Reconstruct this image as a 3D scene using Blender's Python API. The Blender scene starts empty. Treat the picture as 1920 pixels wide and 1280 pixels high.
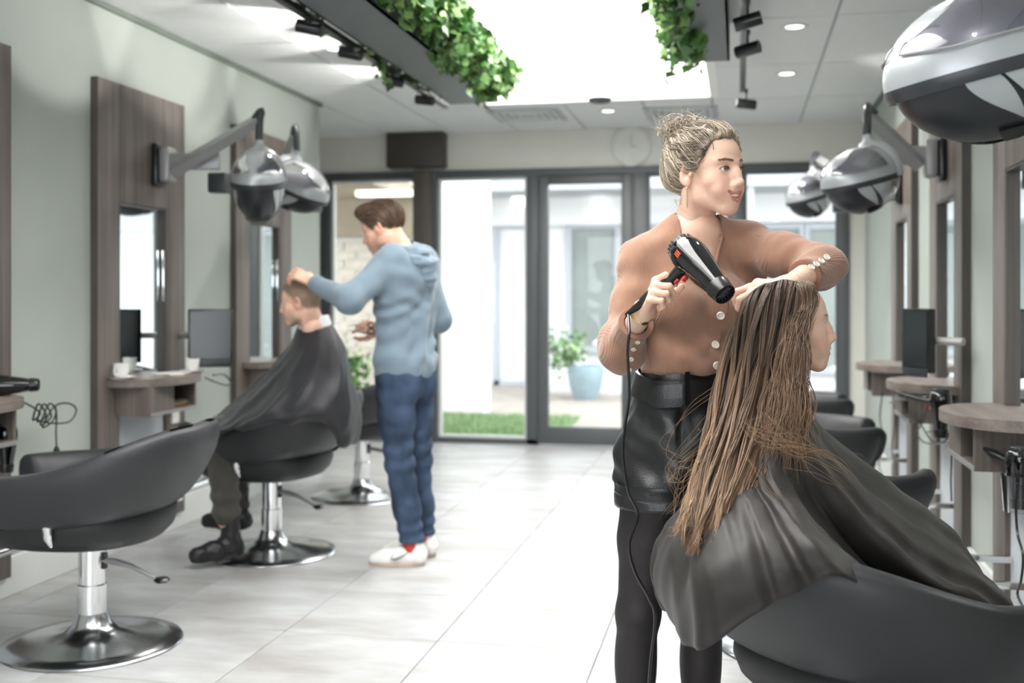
import bpy, bmesh, math, random
import numpy as np
from mathutils import Vector, Matrix, Quaternion
SC = bpy.context.scene
COL = SC.collection
PI = math.pi
random.seed(7); rng = np.random.default_rng(7)
# ---------------------------------------------------------------- camera
F = 2060.0; CAMH = 1.30; TH = math.atan(426.0/F); CT, ST = math.cos(TH), math.sin(TH)
cam = bpy.data.cameras.new('camera'); camo = bpy.data.objects.new('camera', cam); COL.objects.link(camo)
camo.location = (0, 0, CAMH); camo.rotation_euler = (PI/2, 0, TH)
cam.sensor_width = 36; cam.lens = F/1920*36; cam.shift_y = -82/1920
cam.clip_start = 0.05; cam.clip_end = 200
cam.dof.use_dof = True; cam.dof.focus_distance = 2.66; cam.dof.aperture_fstop = 2.6
SC.camera = camo
# ---------------------------------------------------------------- world and lights
SC.view_settings.view_transform = 'Standard'; SC.view_settings.look = 'None'
SC.view_settings.exposure = 0.2; SC.view_settings.gamma = 1.0; SC.view_settings.use_curve_mapping = False
wd = bpy.data.worlds.new('overcast_sky'); SC.world = wd; wd.use_nodes = True
wn = wd.node_tree; bg = wn.nodes['Background']; bg.inputs[1].default_value = 4.8
tcw = wn.nodes.new('ShaderNodeTexCoord'); sep = wn.nodes.new('ShaderNodeSeparateXYZ'); rp = wn.nodes.new('ShaderNodeValToRGB')
wn.links.new(tcw.outputs['Generated'], sep.inputs[0]); wn.links.new(sep.outputs[2], rp.inputs[0]); wn.links.new(rp.outputs[0], bg.inputs[0])
rp.color_ramp.elements[0].position = 0.0; rp.color_ramp.elements[0].color = (.86, .9, .94, 1)
rp.color_ramp.elements[1].position = 0.6; rp.color_ramp.elements[1].color = (.95, .97, 1.0, 1)
def area(name, loc, rot, sx, sy, energy, color=(1, 1, 1), portal=False):
    l = bpy.data.lights.new(name, 'AREA'); l.shape = 'RECTANGLE'; l.size = sx; l.size_y = sy; l.energy = energy; l.color = color
    o = bpy.data.objects.new(name, l); COL.objects.link(o); o.location = loc; o.rotation_euler = rot
    if portal: l.cycles.is_portal = True
    return o
def spot(name, loc, tgt, energy, angle, blend=.5, color=(1, .97, .93), r=.03):
    l = bpy.data.lights.new(name, 'SPOT'); l.energy = energy; l.spot_size = angle; l.spot_blend = blend; l.color = color; l.shadow_soft_size = r
    o = bpy.data.objects.new(name, l); COL.objects.link(o); o.location = loc
    o.rotation_euler = (Vector(tgt)-Vector(loc)).to_track_quat('-Z', 'Y').to_euler()
    return o
YB = 9.58; XL = -3.13; XR = 1.03; ZC = 2.78; YF = -3.2
SKX0, SKX1, SKY0, SKY1 = -1.92, -0.20, 1.2, 8.2
area('skylight_daylight', ((SKX0+SKX1)/2, (SKY0+SKY1)/2, ZC+.62), (0, 0, 0), SKX1-SKX0-.06, SKY1-SKY0-.06, 300, (1, .995, .98))
area('door_portal', (-1.3, YB+.06, 1.2), (-PI/2, 0, 0), 5.2, 2.4, 1, portal=True)
area('front_portal', (-1.05, YF-.05, 1.35), (PI/2, 0, 0), 4.2, 2.5, 1, portal=True)
# ---------------------------------------------------------------- helpers
def W(u, v, D):
    a = (u-960)/F*D
    return np.array((a*CT-D*ST, a*ST+D*CT, CAMH+(558-v)/F*D))
def YU(u, X):
    t = (u-960)/F
    return -X*(CT+t*ST)/(ST-t*CT)
def XU(u, Y):
    t = (u-960)/F
    return -Y*(ST-t*CT)/(CT+t*ST)
def DEP(X, Y): return -X*ST+Y*CT
def ZV(v, X, Y): return CAMH+(558-v)/F*DEP(X, Y)
def lin(c):
    return tuple((x/12.92 if x <= .04045 else ((x+.055)/1.055)**2.4) for x in c)
def hexc(h): return lin(tuple(int(h[i:i+2], 16)/255 for i in (0, 2, 4)))
MATS = {}
def mat(name, col, rough=.5, metal=0, noise=.06, nscale=8, bump=0, bscale=60, spec=.5, coat=0, sheen=0, stretch=None, vcol=None, emit=0, sss=0):
    m = bpy.data.materials.new(name); m.use_nodes = True; nt = m.node_tree; b = nt.nodes['Principled BSDF']
    col = hexc(col) if isinstance(col, str) else col
    b.inputs['Roughness'].default_value = rough; b.inputs['Metallic'].default_value = metal
    b.inputs['Specular IOR Level'].default_value = spec; b.inputs['Coat Weight'].default_value = coat; b.inputs['Sheen Weight'].default_value = sheen
    tc = nt.nodes.new('ShaderNodeTexCoord'); mp = nt.nodes.new('ShaderNodeMapping'); nt.links.new(tc.outputs['Object'], mp.inputs[0])
    if stretch: mp.inputs['Scale'].default_value = stretch
    nz = nt.nodes.new('ShaderNodeTexNoise'); nz.inputs['Scale'].default_value = nscale; nz.inputs['Detail'].default_value = 4
    nt.links.new(mp.outputs[0], nz.inputs['Vector'])
    mx = nt.nodes.new('ShaderNodeMix'); mx.data_type = 'RGBA'; mx.blend_type = 'MULTIPLY'; mx.inputs[0].default_value = 1
    rr = nt.nodes.new('ShaderNodeMapRange'); rr.inputs[1].default_value = .3; rr.inputs[2].default_value = .7
    rr.inputs[3].default_value = 1-noise*2; rr.inputs[4].default_value = 1.0
    nt.links.new(nz.outputs[0], rr.inputs[0]); nt.links.new(rr.outputs[0], mx.inputs[7])
    if vcol:
        at = nt.nodes.new('ShaderNodeAttribute'); at.attribute_name = vcol; nt.links.new(at.outputs['Color'], mx.inputs[6])
    else: mx.inputs[6].default_value = (*col, 1)
    nt.links.new(mx.outputs[2], b.inputs['Base Color'])
    if bump:
        n2 = nt.nodes.new('ShaderNodeTexNoise'); n2.inputs['Scale'].default_value = bscale; n2.inputs['Detail'].default_value = 3
        nt.links.new(mp.outputs[0], n2.inputs['Vector'])
        bp = nt.nodes.new('ShaderNodeBump'); bp.inputs['Strength'].default_value = bump; bp.inputs['Distance'].default_value = .004
        nt.links.new(n2.outputs[0], bp.inputs['Height']); nt.links.new(bp.outputs[0], b.inputs['Normal'])
    if emit:
        b.inputs['Emission Color'].default_value = (*col, 1); b.inputs['Emission Strength'].default_value = emit
    if sss:
        b.inputs['Subsurface Weight'].default_value = sss; b.inputs['Subsurface Radius'].default_value = (.012, .005, .003); b.inputs['Subsurface Scale'].default_value = 1
    MATS[name] = m
    return m
def emission(name, col, s):
    m = bpy.data.materials.new(name); m.use_nodes = True; nt = m.node_tree; nt.nodes.clear()
    e = nt.nodes.new('ShaderNodeEmission'); e.inputs[0].default_value = (*col, 1); e.inputs[1].default_value = s
    o = nt.nodes.new('ShaderNodeOutputMaterial'); nt.links.new(e.outputs[0], o.inputs[0]); return m
def glass(name, tint=(1, 1, 1), refl=.08, rough=0.0):
    m = bpy.data.materials.new(name); m.use_nodes = True; nt = m.node_tree; nt.nodes.clear()
    t = nt.nodes.new('ShaderNodeBsdfTransparent'); t.inputs[0].default_value = (*tint, 1)
    g = nt.nodes.new('ShaderNodeBsdfGlossy'); g.inputs['Roughness'].default_value = rough
    f = nt.nodes.new('ShaderNodeFresnel'); f.inputs[0].default_value = 1.45
    a = nt.nodes.new('ShaderNodeMath'); a.operation = 'MULTIPLY'; a.inputs[1].default_value = refl/.04*.5
    a.use_clamp = True; x = nt.nodes.new('ShaderNodeMixShader'); o = nt.nodes.new('ShaderNodeOutputMaterial')
    nt.links.new(f.outputs[0], a.inputs[0]); nt.links.new(a.outputs[0], x.inputs[0]); nt.links.new(t.outputs[0], x.inputs[1]); nt.links.new(g.outputs[0], x.inputs[2]); nt.links.new(x.outputs[0], o.inputs[0])
    return m
class MB:
    def __init__(s): s.v = []; s.f = []; s.n = 0
    def add(s, v, f):
        v = np.asarray(v, float).reshape(-1, 3); k = s.n
        s.v.append(v); s.f += [tuple(i+k for i in q) for q in f]; s.n += len(v); return s
    def box(s, x0, x1, y0, y1, z0, z1, bev=0, rz=0, c=None):
        if bev:
            bm = bmesh.new(); bmesh.ops.create_cube(bm, size=1)
            for q in bm.verts: q.co = Vector(((x0+x1)/2+q.co.x*(x1-x0), (y0+y1)/2+q.co.y*(y1-y0), (z0+z1)/2+q.co.z*(z1-z0)))
            bmesh.ops.bevel(bm, geom=bm.edges[:], offset=bev, segments=2, affect='EDGES', profile=.5)
            v = [q.co[:] for q in bm.verts]; bm.verts.index_update(); f = [[q.index for q in g.verts] for g in bm.faces]; bm.free()
        else:
            v = [(x, y, z) for x in (x0, x1) for y in (y0, y1) for z in (z0, z1)]
            f = [(0, 1, 3, 2), (4, 6, 7, 5), (0, 4, 5, 1), (2, 3, 7, 6), (0, 2, 6, 4), (1, 5, 7, 3)]
        v = np.array(v)
        if rz:
            c = np.array(c if c is not None else ((x0+x1)/2, (y0+y1)/2, 0)); a, b = math.cos(rz), math.sin(rz)
            d = v-c; v = np.stack([c[0]+d[:, 0]*a-d[:, 1]*b, c[1]+d[:, 0]*b+d[:, 1]*a, v[:, 2]], 1)
        return s.add(v, f)
    def grid(s, P, cu=False, cv=False, cap=False):
        P = np.asarray(P, float); nu, nv = P.shape[:2]; f = []
        for i in range(nu if cu else nu-1):
            for j in range(nv if cv else nv-1):
                a, b = i*nv+j, ((i+1) % nu)*nv+j; c, d = ((i+1) % nu)*nv+(j+1) % nv, i*nv+(j+1) % nv
                f.append((a, b, c, d))
        if cap: f.append(tuple(range(nv))[::-1]); f.append(tuple((nu-1)*nv+j for j in range(nv)))
        return s.add(P, f)
    def rev(s, prof, n=32, c=(0, 0, 0), M=None, cap=True):
        P = np.array([[(r*math.cos(2*PI*j/n), r*math.sin(2*PI*j/n), z) for j in range(n)] for r, z in prof])
        if M is not None: P = P @ np.array(M.to_3x3()).T + np.array(M.translation)
        return s.grid(P+np.array(c), cv=True, cap=cap)
    def tube(s, pts, r, n=10, cap=True, flat=1, up=None):
        pts = np.asarray(pts, float); m = len(pts); r = np.broadcast_to(np.asarray(r, float), (m,))
        t = np.gradient(pts, axis=0); t /= np.linalg.norm(t, axis=1)[:, None]+1e-9
        u = np.array(up if up is not None else ((0, 0, 1) if abs(t[0][2]) < .9 else (1, 0, 0)), float); out = []
        for i in range(m):
            u = u-t[i]*np.dot(u, t[i]); u /= np.linalg.norm(u)+1e-9; w = np.cross(t[i], u)
            out.append([pts[i]+r[i]*(math.cos(a)*w+math.sin(a)*u*flat) for a in np.arange(n)*2*PI/n])
        return s.grid(np.array(out), cv=True, cap=cap)
    def xf(s, M):
        A = np.array(M); s.v = [v @ A[:3, :3].T + A[:3, 3] for v in s.v]; return s
    def build(s, name, m, parent=None, smooth=35, loc=None, rz=0):
        v = np.concatenate(s.v) if s.v else np.zeros((0, 3))
        return mk(name, v, s.f, m, parent, smooth, loc, rz)
def mk(name, v, f, m, parent=None, smooth=35, loc=None, rz=0, cols=None):
    me = bpy.data.meshes.new(name)
    v = np.asarray(v, np.float32)
    if isinstance(f, np.ndarray):
        me.vertices.add(len(v)); me.vertices.foreach_set('co', v.ravel()); k = f.shape[1]
        me.loops.add(f.size); me.loops.foreach_set('vertex_index', f.ravel().astype(np.int32))
        me.polygons.add(len(f)); me.polygons.foreach_set('loop_start', np.arange(len(f), dtype=np.int32)*k)
        me.update(calc_edges=True)
    else:
        me.from_pydata(v.tolist(), [], f); me.update()
    if m: me.materials.append(m)
    if smooth:
        me.polygons.foreach_set('use_smooth', np.ones(len(me.polygons), bool))
        if smooth < 180: me.set_sharp_from_angle(angle=math.radians(smooth))
    if cols is not None:
        ca = me.color_attributes.new('paint', 'FLOAT_COLOR', 'POINT'); c4 = np.ones((len(v), 4), np.float32); c4[:, :3] = cols
        ca.data.foreach_set('color', c4.ravel())
    o = bpy.data.objects.new(name, me); COL.objects.link(o)
    if parent: o.parent = parent
    if loc is not None: o.location = loc
    if rz: o.rotation_euler[2] = rz
    return o
def tag(o, label=None, cat=None, group=None, kind=None):
    if label: o['label'] = label
    if cat: o['category'] = cat
    if group: o['group'] = group
    if kind: o['kind'] = kind
    return o
def thing(name, label, cat, loc=(0, 0, 0), rz=0, group=None):
    o = bpy.data.objects.new(name, None); COL.objects.link(o); o.location = loc; o.rotation_euler[2] = rz; o.empty_display_size = .1
    return tag(o, label, cat, group)
def kids(o): return [c for c in COL.objects if c.parent is o]
def dup(root, loc, rz, label=None, group=None):
    r = root.copy(); COL.objects.link(r); r.location = loc; r.rotation_euler[2] = rz
    if label: r['label'] = label
    if group: r['group'] = group
    for ch in kids(root):
        c = ch.copy(); COL.objects.link(c); c.parent = r
        for g in kids(ch):
            d = g.copy(); COL.objects.link(d); d.parent = c
    return r
def crom(P, n):
    P = np.asarray(P, float); m = len(P); t = np.linspace(0, m-1, n); i = np.clip(t.astype(int), 0, m-2); f = (t-i)[:, None]
    p0 = np.where((i == 0)[:, None], 2*P[0]-P[1], P[np.maximum(i-1, 0)]); p1 = P[i]; p2 = P[i+1]
    p3 = np.where((i == m-2)[:, None], 2*P[m-1]-P[m-2], P[np.minimum(i+2, m-1)])
    return .5*((2*p1)+(-p0+p2)*f+(2*p0-5*p1+4*p2-p3)*f*f+(-p0+3*p1-3*p2+p3)*f**3)
# ---------------------------------------------------------------- materials
def woodmat(name, c1, c2, axis='Z', sc=1.0, rough=.45):
    m = bpy.data.materials.new(name); m.use_nodes = True; nt = m.node_tree; b = nt.nodes['Principled BSDF']; b.inputs['Roughness'].default_value = rough
    tc = nt.nodes.new('ShaderNodeTexCoord'); mp = nt.nodes.new('ShaderNodeMapping'); nt.links.new(tc.outputs['Object'], mp.inputs[0])
    mp.inputs['Scale'].default_value = (60*sc, 60*sc, 1.2) if axis == 'Z' else (60*sc, 1.2, 60*sc)
    n = nt.nodes.new('ShaderNodeTexNoise'); n.inputs['Scale'].default_value = 1; n.inputs['Detail'].default_value = 6; n.inputs['Roughness'].default_value = .65
    mp2 = nt.nodes.new('ShaderNodeMapping'); mp2.inputs['Scale'].default_value = (9, 9, .5) if axis == 'Z' else (9, .5, 9); nt.links.new(tc.outputs['Object'], mp2.inputs[0])
    n2 = nt.nodes.new('ShaderNodeTexNoise'); n2.inputs['Scale'].default_value = 1; n2.inputs['Detail'].default_value = 2
    ad = nt.nodes.new('ShaderNodeMath'); ad.operation = 'ADD'; r = nt.nodes.new('ShaderNodeValToRGB')
    nt.links.new(mp.outputs[0], n.inputs['Vector']); nt.links.new(mp2.outputs[0], n2.inputs['Vector'])
    nt.links.new(n.outputs[0], ad.inputs[0]); nt.links.new(n2.outputs[0], ad.inputs[1]); 
    sc2 = nt.nodes.new('ShaderNodeMath'); sc2.operation = 'MULTIPLY'; sc2.inputs[1].default_value = .5; nt.links.new(ad.outputs[0], sc2.inputs[0]); nt.links.new(sc2.outputs[0], r.inputs[0])
    r.color_ramp.elements[0].position = .38; r.color_ramp.elements[0].color = (*hexc(c1), 1); r.color_ramp.elements[1].position = .62; r.color_ramp.elements[1].color = (*hexc(c2), 1)
    nt.links.new(r.outputs[0], b.inputs['Base Color']); return m
def ao_tile(name, c1, c2, c3, rough=.35):
    m = bpy.data.materials.new(name); m.use_nodes = True; nt = m.node_tree; b = nt.nodes['Principled BSDF']; b.inputs['Roughness'].default_value = rough
    ge = nt.nodes.new('ShaderNodeNewGeometry'); oi = nt.nodes.new('ShaderNodeObjectInfo')
    add = nt.nodes.new('ShaderNodeVectorMath'); add.operation = 'MULTIPLY_ADD'; sc = nt.nodes.new('ShaderNodeCombineXYZ')
    for i in range(3): nt.links.new(oi.outputs['Random'], sc.inputs[i])
    add.inputs[1].default_value = (31, 17, 9); nt.links.new(sc.outputs[0], add.inputs[0]); nt.links.new(ge.outputs['Position'], add.inputs[2])
    mp = nt.nodes.new('ShaderNodeMapping'); mp.inputs['Scale'].default_value = (1.3, 3.2, 1); nt.links.new(add.outputs[0], mp.inputs[0])
    n = nt.nodes.new('ShaderNodeTexNoise'); n.inputs['Scale'].default_value = 1.6; n.inputs['Detail'].default_value = 6; n.inputs['Roughness'].default_value = .6
    r = nt.nodes.new('ShaderNodeValToRGB'); nt.links.new(mp.outputs[0], n.inputs['Vector']); nt.links.new(n.outputs[0], r.inputs[0])
    e = r.color_ramp.elements; e[0].position = .3; e[0].color = (*hexc(c1), 1); e[1].position = .7; e[1].color = (*hexc(c3), 1); q = e.new(.5); q.color = (*hexc(c2), 1)
    nt.links.new(r.outputs[0], b.inputs['Base Color']); return m
M_green = mat('sage_paint', 'adb3ac', .85, noise=.02, nscale=3, bump=.05, bscale=200)
M_white = mat('white_paint', 'e6e4dd', .8, noise=.02, nscale=3)
M_backw = mat('back_wall_paint', 'e2e0d8', .8, noise=.02, nscale=3)
M_skirt = mat('skirting_white', 'dcdedb', .5, noise=.02)
M_ceil = mat('ceiling_tile', 'e4e6e6', .8, noise=.02, nscale=30, bump=.1, bscale=150)
M_grid = mat('ceiling_grid', 'b4b8bb', .6)
M_shaft = mat('skylight_shaft', 'f4f4f2', .8, noise=.0)
M_tile = ao_tile('stone_tile', '9c9895', 'b0b0b0', 'c3c5c6')
M_grout = mat('grout', '97948f', .8)
M_wood = woodmat('grey_brown_laminate', '4f4843', '7a7069')
M_woodd = woodmat('grey_brown_edge', '3f3a37', '56504b')
M_woodt = woodmat('laminate_top', '675d57', '8a807a', axis='Y')
M_frame = mat('anthracite_frame', '55585a', .45, noise=.03)
M_framet = mat('taupe_column', '5f5850', .5, noise=.04)
M_glass = glass('window_glass', (.96, .98, .98), .05)
M_mirror = mat('mirror', (.86, .9, .9), .015, 1, noise=0)
M_chrome = mat('chrome', (.82, .83, .84), .09, 1, noise=.02)
M_satin = mat('satin_steel', (.50, .51, .53), .2, 1, noise=.03, nscale=3)
M_silver = mat('silver_plastic', (.46, .48, .50), .36, .35, noise=.03, coat=.12)
M_alu = mat('brushed_grey', (.38, .38, .38), .42, .4, noise=.04)
M_dark = mat('dark_grey_plastic', '33363a', .35, noise=.05)
M_black = mat('black_plastic', '141416', .32, noise=.05, coat=.2)
M_leather = mat('anthracite_leather', '2c2d30', .46, noise=.05, bump=.12, bscale=500)
M_seatc = mat('dark_seat_leather', '1d1e20', .5, noise=.05, bump=.12, bscale=500)
M_porc = mat('white_porcelain', 'f0efec', .2, noise=.01)
M_planter = mat('planter_grey', '5d6265', .5, noise=.05)
M_screen = mat('dark_screen', '2c3033', .12, noise=.03)
M_amber = glass('amber_shield', (.45, .12, .06), .25, .1)
M_lamp = emission('lamp_diffuser', (1, .98, .95), 3.0)
# ---------------------------------------------------------------- floor of separate tiles
T = .615; fl = MB().box(-5.3, XR+.15, YF, YB+.12, -.06, -.006).build('floor', M_grout, smooth=0); tag(fl, kind='structure')
tmb = MB().box(-T/2+.002, T/2-.002, -T/2+.002, T/2-.002, -.02, 0, .0015); tile0 = None
ty = YU(526, -1.74); ty = W(526, 1182, 1.3*F/(1182-558))[1]
ny0 = int((YF-ty)/T)-1
for i in range(-6, 5):
    for j in range(ny0, 30):
        cx = -1.735+T*(i+.5); cy = ty+T*(j+.5)
        if cy-T/2 > YB+.0 or cy+T/2 < 0.3 or cx-T/2 < -4.95 or cx+T/2 > 2: continue
        x0, x1, y0, y1 = max(cx-T/2, -5.0), min(cx+T/2, XR), cy-T/2, min(cy+T/2, YB+.05)
        if x1-x0 < .03 or y1-y0 < .03: continue
        if y1-y0 > T-.01 and x1-x0 > T-.01:
            if tile0 is None: tile0 = tmb.build('floor_tile', M_tile, fl, smooth=0, loc=(cx, cy, 0)); continue
            t = tile0.copy(); COL.objects.link(t); t.location = (cx, cy, 0)
        else:
            MB().box(x0+.002, x1-.002, y0+.002, y1-.002, -.02, 0).build('floor_tile', M_tile, fl, smooth=0)
# ---------------------------------------------------------------- walls
def st(name, mb, m, parent=None, smooth=0):
    o = mb.build(name, m, parent, smooth=smooth)
    if not parent: tag(o, kind='structure')
    return o
YLE = YU(599, XL)
wl = st('wall_left', MB().box(XL-.12, XL, YF, YLE, 0, ZC), M_green)
st('wall_alcove', MB().box(-5.2, -5.08, YLE-.1, YB+.1, 0, ZC), M_green)
st('wall_alcove_side', MB().box(-5.1, XL-.12, YLE-.12, YLE, 0, ZC), M_green)
wr = st('wall_right', MB().box(XR, XR+.12, YF, YB+.1, 0, ZC), M_green)
st('baseboard_left', MB().box(XL, XL+.018, YF, YLE, 0, .17, .004), M_skirt)
st('baseboard_right', MB().box(XR-.018, XR, YF, YB, 0, .17, .004), M_skirt)
M_trim = mat('grey_green_trim', '737c73', .7)  # dark grey-green strip along the ceiling edge
st('trim_1', MB().box(XL, XL+.018, YF, YLE+.02, ZC-.028, ZC), M_trim)
st('trim_2', MB().box(XR-.025, XR, YF, YB, ZC-.028, ZC), M_trim)
# front (behind the camera): shop window wall
wf = MB(); wf.box(-5.2, -3.1, YF-.12, YF, 0, ZC).box(.95, XR+.12, YF-.12, YF, 0, ZC).box(-3.1, .95, YF-.12, YF, 2.6, ZC).box(-3.1, .95, YF-.12, YF, 0, .12)
st('wall_front', wf, M_white)
fw = MB()
for x in (-3.1, -1.75, -.4, .89): fw.box(x, x+.06, YF-.1, YF-.02, .12, 2.6)
fw.box(-3.1, .95, YF-.1, YF-.02, 2.54, 2.6).box(-3.1, .95, YF-.1, YF-.02, .12, .2)
w9 = st('window_9', fw, M_frame)
# ---------------------------------------------------------------- back wall with door and windows
zt = ZV(316, XU(1010, YB), YB)
x_l = XU(603, YB); x_r = XU(1592, YB)
bw = MB().box(-5.1, XR+.1, YB, YB+.14, zt, ZC).box(x_r, XR+.1, YB, YB+.14, 0, zt).box(-5.1, x_l, YB, YB+.14, 0, zt)
st('wall_back', bw, M_backw)
def U(u): return XU(u, YB)
def Zv(v, u): return ZV(v, U(u), YB)
fr = MB()
fr.box(x_l, x_r, YB-.03, YB+.08, zt-.07, zt, .004)
fr.box(x_l, U(622), YB-.03, YB+.08, 0, zt-.06, .004)
fr.box(U(988), U(1009), YB-.03, YB+.08, 0, zt-.06, .004)
fr.box(U(1186), U(1214), YB-.03, YB+.08, 0, zt-.06, .004)
fr.box(U(1368), U(1396), YB-.03, YB+.08, 0, zt-.06, .004)
fr.box(U(1572), x_r, YB-.03, YB+.08, 0, zt-.06, .004)
fr.box(x_l, U(1009), YB-.03, YB+.08, 0, .045).box(U(1186), x_r, YB-.03, YB+.08, 0, .045)
tag(fr.build('trim_3', M_frame), kind='structure')
cl = MB().box(U(779), U(813), YB-.09, YB+.1, 0, zt, .005); cc = cl.build('trim_4', M_framet); tag(cc, kind='structure')
MB().box(U(813), U(823), YB-.06, YB+.08, 0, zt-.02).build('cover_strip', M_frame, cc)
for k, (a, b, vb, vt) in enumerate([(622, 779, 828, 332), (823, 988, 830, 323), (1214, 1368, 832, 340), (1396, 1572, 832, 314)]):
    x0, x1 = U(a), U(b); zz0, zz1 = .045, zt-.07
    g = MB().box(x0-.005, x1+.005, YB+.02, YB+.03, zz0-.003, zz1+.003).build('window_%d' % (k+1), M_glass, smooth=0); tag(g, kind='structure')
    s = .022; f = MB().box(x0, x0+s, YB+.0, YB+.05, zz0, zz1).box(x1-s, x1, YB, YB+.05, zz0, zz1).box(x0+s, x1-s, YB, YB+.05, zz1-s, zz1).box(x0+s, x1-s, YB, YB+.05, zz0, zz0+s)
    f.build('glazing_bead', M_skirt if k < 2 else M_frame, g, smooth=0)
# glazed door leaf
dx0, dx1 = U(1010), U(1186); dz = zt-.075
dm = MB(); s0, s1 = U(1029), U(1166); zb = Zv(800, 1090); ztd = Zv(345, 1090)
dm.box(dx0, s0, YB-.05, YB+.03, .012, dz, .004).box(s1, dx1, YB-.05, YB+.03, .012, dz, .004).box(s0, s1, YB-.05, YB+.03, .012, zb, .004).box(s0, s1, YB-.05, YB+.03, ztd, dz, .004)
dr = dm.build('door_1', M_frame); tag(dr, kind='structure')
MB().box(s0-.005, s1+.005, YB-.015, YB-.005, zb-.005, ztd+.005).build('door_pane', M_glass, dr, smooth=0)
hm = MB().box(dx1-.075, dx1-.04, YB-.058, YB-.05, .9, 1.15, .003).tube([(dx1-.057, YB-.055, 1.06), (dx1-.057, YB-.1, 1.06), (dx1-.1, YB-.105, 1.06), (dx1-.18, YB-.105, 1.06)], .009, 10)
hm.build('door_handle', M_chrome, dr)
# box above the column
bx = XU(734, YB), XU(839, YB)
bo = MB().box(bx[0], bx[1], YB-.16, YB-.002, ZV(318, bx[0], YB), ZV(254, bx[0], YB)+.0, .006).build('shutter_box', mat('dark_brown_metal', '413b36', .5, noise=.03))
tag(bo, 'dark brown box above the wide taupe column on the back wall', 'box')
# ---------------------------------------------------------------- ceiling
cei = MB()
cei.box(-5.2, SKX0, YF, YB+.1, ZC+.012, ZC+.08).box(SKX1, XR+.12, YF, YB+.1, ZC+.012, ZC+.08).box(SKX0, SKX1, SKY1, YB+.1, ZC+.012, ZC+.08).box(SKX0, SKX1, YF, SKY0, ZC+.012, ZC+.08)
ce = st('ceiling', cei, M_grid)
def cpan(x0, x1, y0, y1):
    # skip area of the skylight
    MB().box(x0+.008, x1-.008, y0+.008, y1-.008, ZC+.001, ZC+.014).build('ceiling_panel', M_ceil, ce, smooth=0)
ys = [YB]; 
while ys[-1] > .3: ys.append(ys[-1]-1.2)
ysr = ys
def strip(x0, x1, ya, yb):
    for a, b in zip(ys[1:], ys[:-1]):
        a2, b2 = max(a, ya), min(b, yb)
        if b2-a2 > .05: cpan(x0, x1, a2, b2)
for a, b in ((-5.05, -4.4), (-4.4, -3.8), (-3.8, XL)): strip(a, b, YLE, YB)
strip(XL, -2.53, 0, YB); strip(-2.53, SKX0, 0, YB); strip(SKX1, .5, 0, YB); strip(.5, XR, 0, YB)
for a, b in ((SKX0, -1.32), (-1.32, -.72), (-.72, SKX1)): strip(a, b, SKY1, YB)
MB().box(-5.2, XR+.12, YF, .3, ZC+.0, ZC+.012).build('ceiling_panel', M_ceil, ce, smooth=0) if False else None
sh = MB(); H = ZC+.66
sh.box(SKX0-.05, SKX0+.01, SKY0-.05, SKY1+.05, ZC-.004, H).box(SKX1-.01, SKX1+.05, SKY0-.05, SKY1+.05, ZC-.004, H).box(SKX0, SKX1, SKY1-.01, SKY1+.05, ZC-.004, H).box(SKX0, SKX1, SKY0-.05, SKY0+.01, ZC-.004, H)
sh.box(SKX0-.05, SKX1+.05, SKY0-.05, SKY1+.05, H, H+.03)
st('trim_5', sh, M_shaft)
# ---------------------------------------------------------------- downlights
def downlight(u, v, lab):
    D = (ZC-CAMH)*F/(558-v); p = W(u, v, D)
    t = thing('ceiling_downlight', lab, 'downlight', (p[0], p[1], ZC), group='round ceiling downlights')
    MB().rev([(.045, .004), (.075, .003), (.078, -.004), (.07, -.007), (.05, -.003), (.045, .004)], 28, cap=False).build('ring', M_skirt, t)
    MB().rev([(.001, -.001), (.06, -.0015), (.06, .002), (.001, .002)], 28).build('diffuser', M_lamp, t)
    spot('downlight_beam', (p[0], p[1], ZC-.02), (p[0], p[1], 0), 34, 2.5, .8)
downlight(630, 92, 'round ceiling downlight beside the left track spotlights')
downlight(1490, 50, 'topmost round downlight in the ceiling right of the right track')
downlight(1475, 138, 'round downlight in front of the bright pool on the right ceiling')
downlight(1140, 208, 'round downlight near the back wall above the glass door')
for (x, y) in ((-2.35, 3.3), (-2.35, 1.2), (.4, 3.4), (.4, 1.2)):
    spot('downlight_beam', (x, y, ZC-.02), (x, y, 0), 22, 2.3, .8)
D = (ZC-CAMH)*F/(558-185); p = W(1125, 185, D)
sm = thing('ceiling_speaker', 'small flat black round fitting in the ceiling before the back wall', 'speaker', (p[0], p[1], ZC))
MB().rev([(.001, -.03), (.07, -.028), (.085, -.015), (.09, .0), (.001, 0)], 28).build('cover', M_dark, sm)
MB().rev([(.001, -.034), (.03, -.033), (.035, -.028), (.001, -.028)], 20).build('cap', M_black, sm)
for k, (ua, va, ub, vb) in enumerate([(920, 200, 1060, 232), (1225, 200, 1330, 222)]):
    D = (ZC-CAMH)*F/(558-(va+vb)/2); p = W((ua+ub)/2, (va+vb)/2, D)
    vt = thing('ceiling_vent', ['square air vent in the ceiling in front of the dark brown box', 'square air vent in the ceiling just above the stylist\'s hair bun'][k], 'vent', (p[0], p[1], ZC))
    MB().box(-.29, .29, -.29, .29, -.004, .0, .001).build('frame', M_grid, vt)
    for q in range(4):
        r = .24-q*.055
        m = MB()
        for a, b, c, d in ((-r, r, -r, -r+.012), (-r, r, r-.012, r), (-r, -r+.012, -r, r), (r-.012, r, -r, r)): m.box(a, b, c, d, -.014, -.003)
        m.build('louvre', M_ceil, vt, smooth=0)
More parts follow.
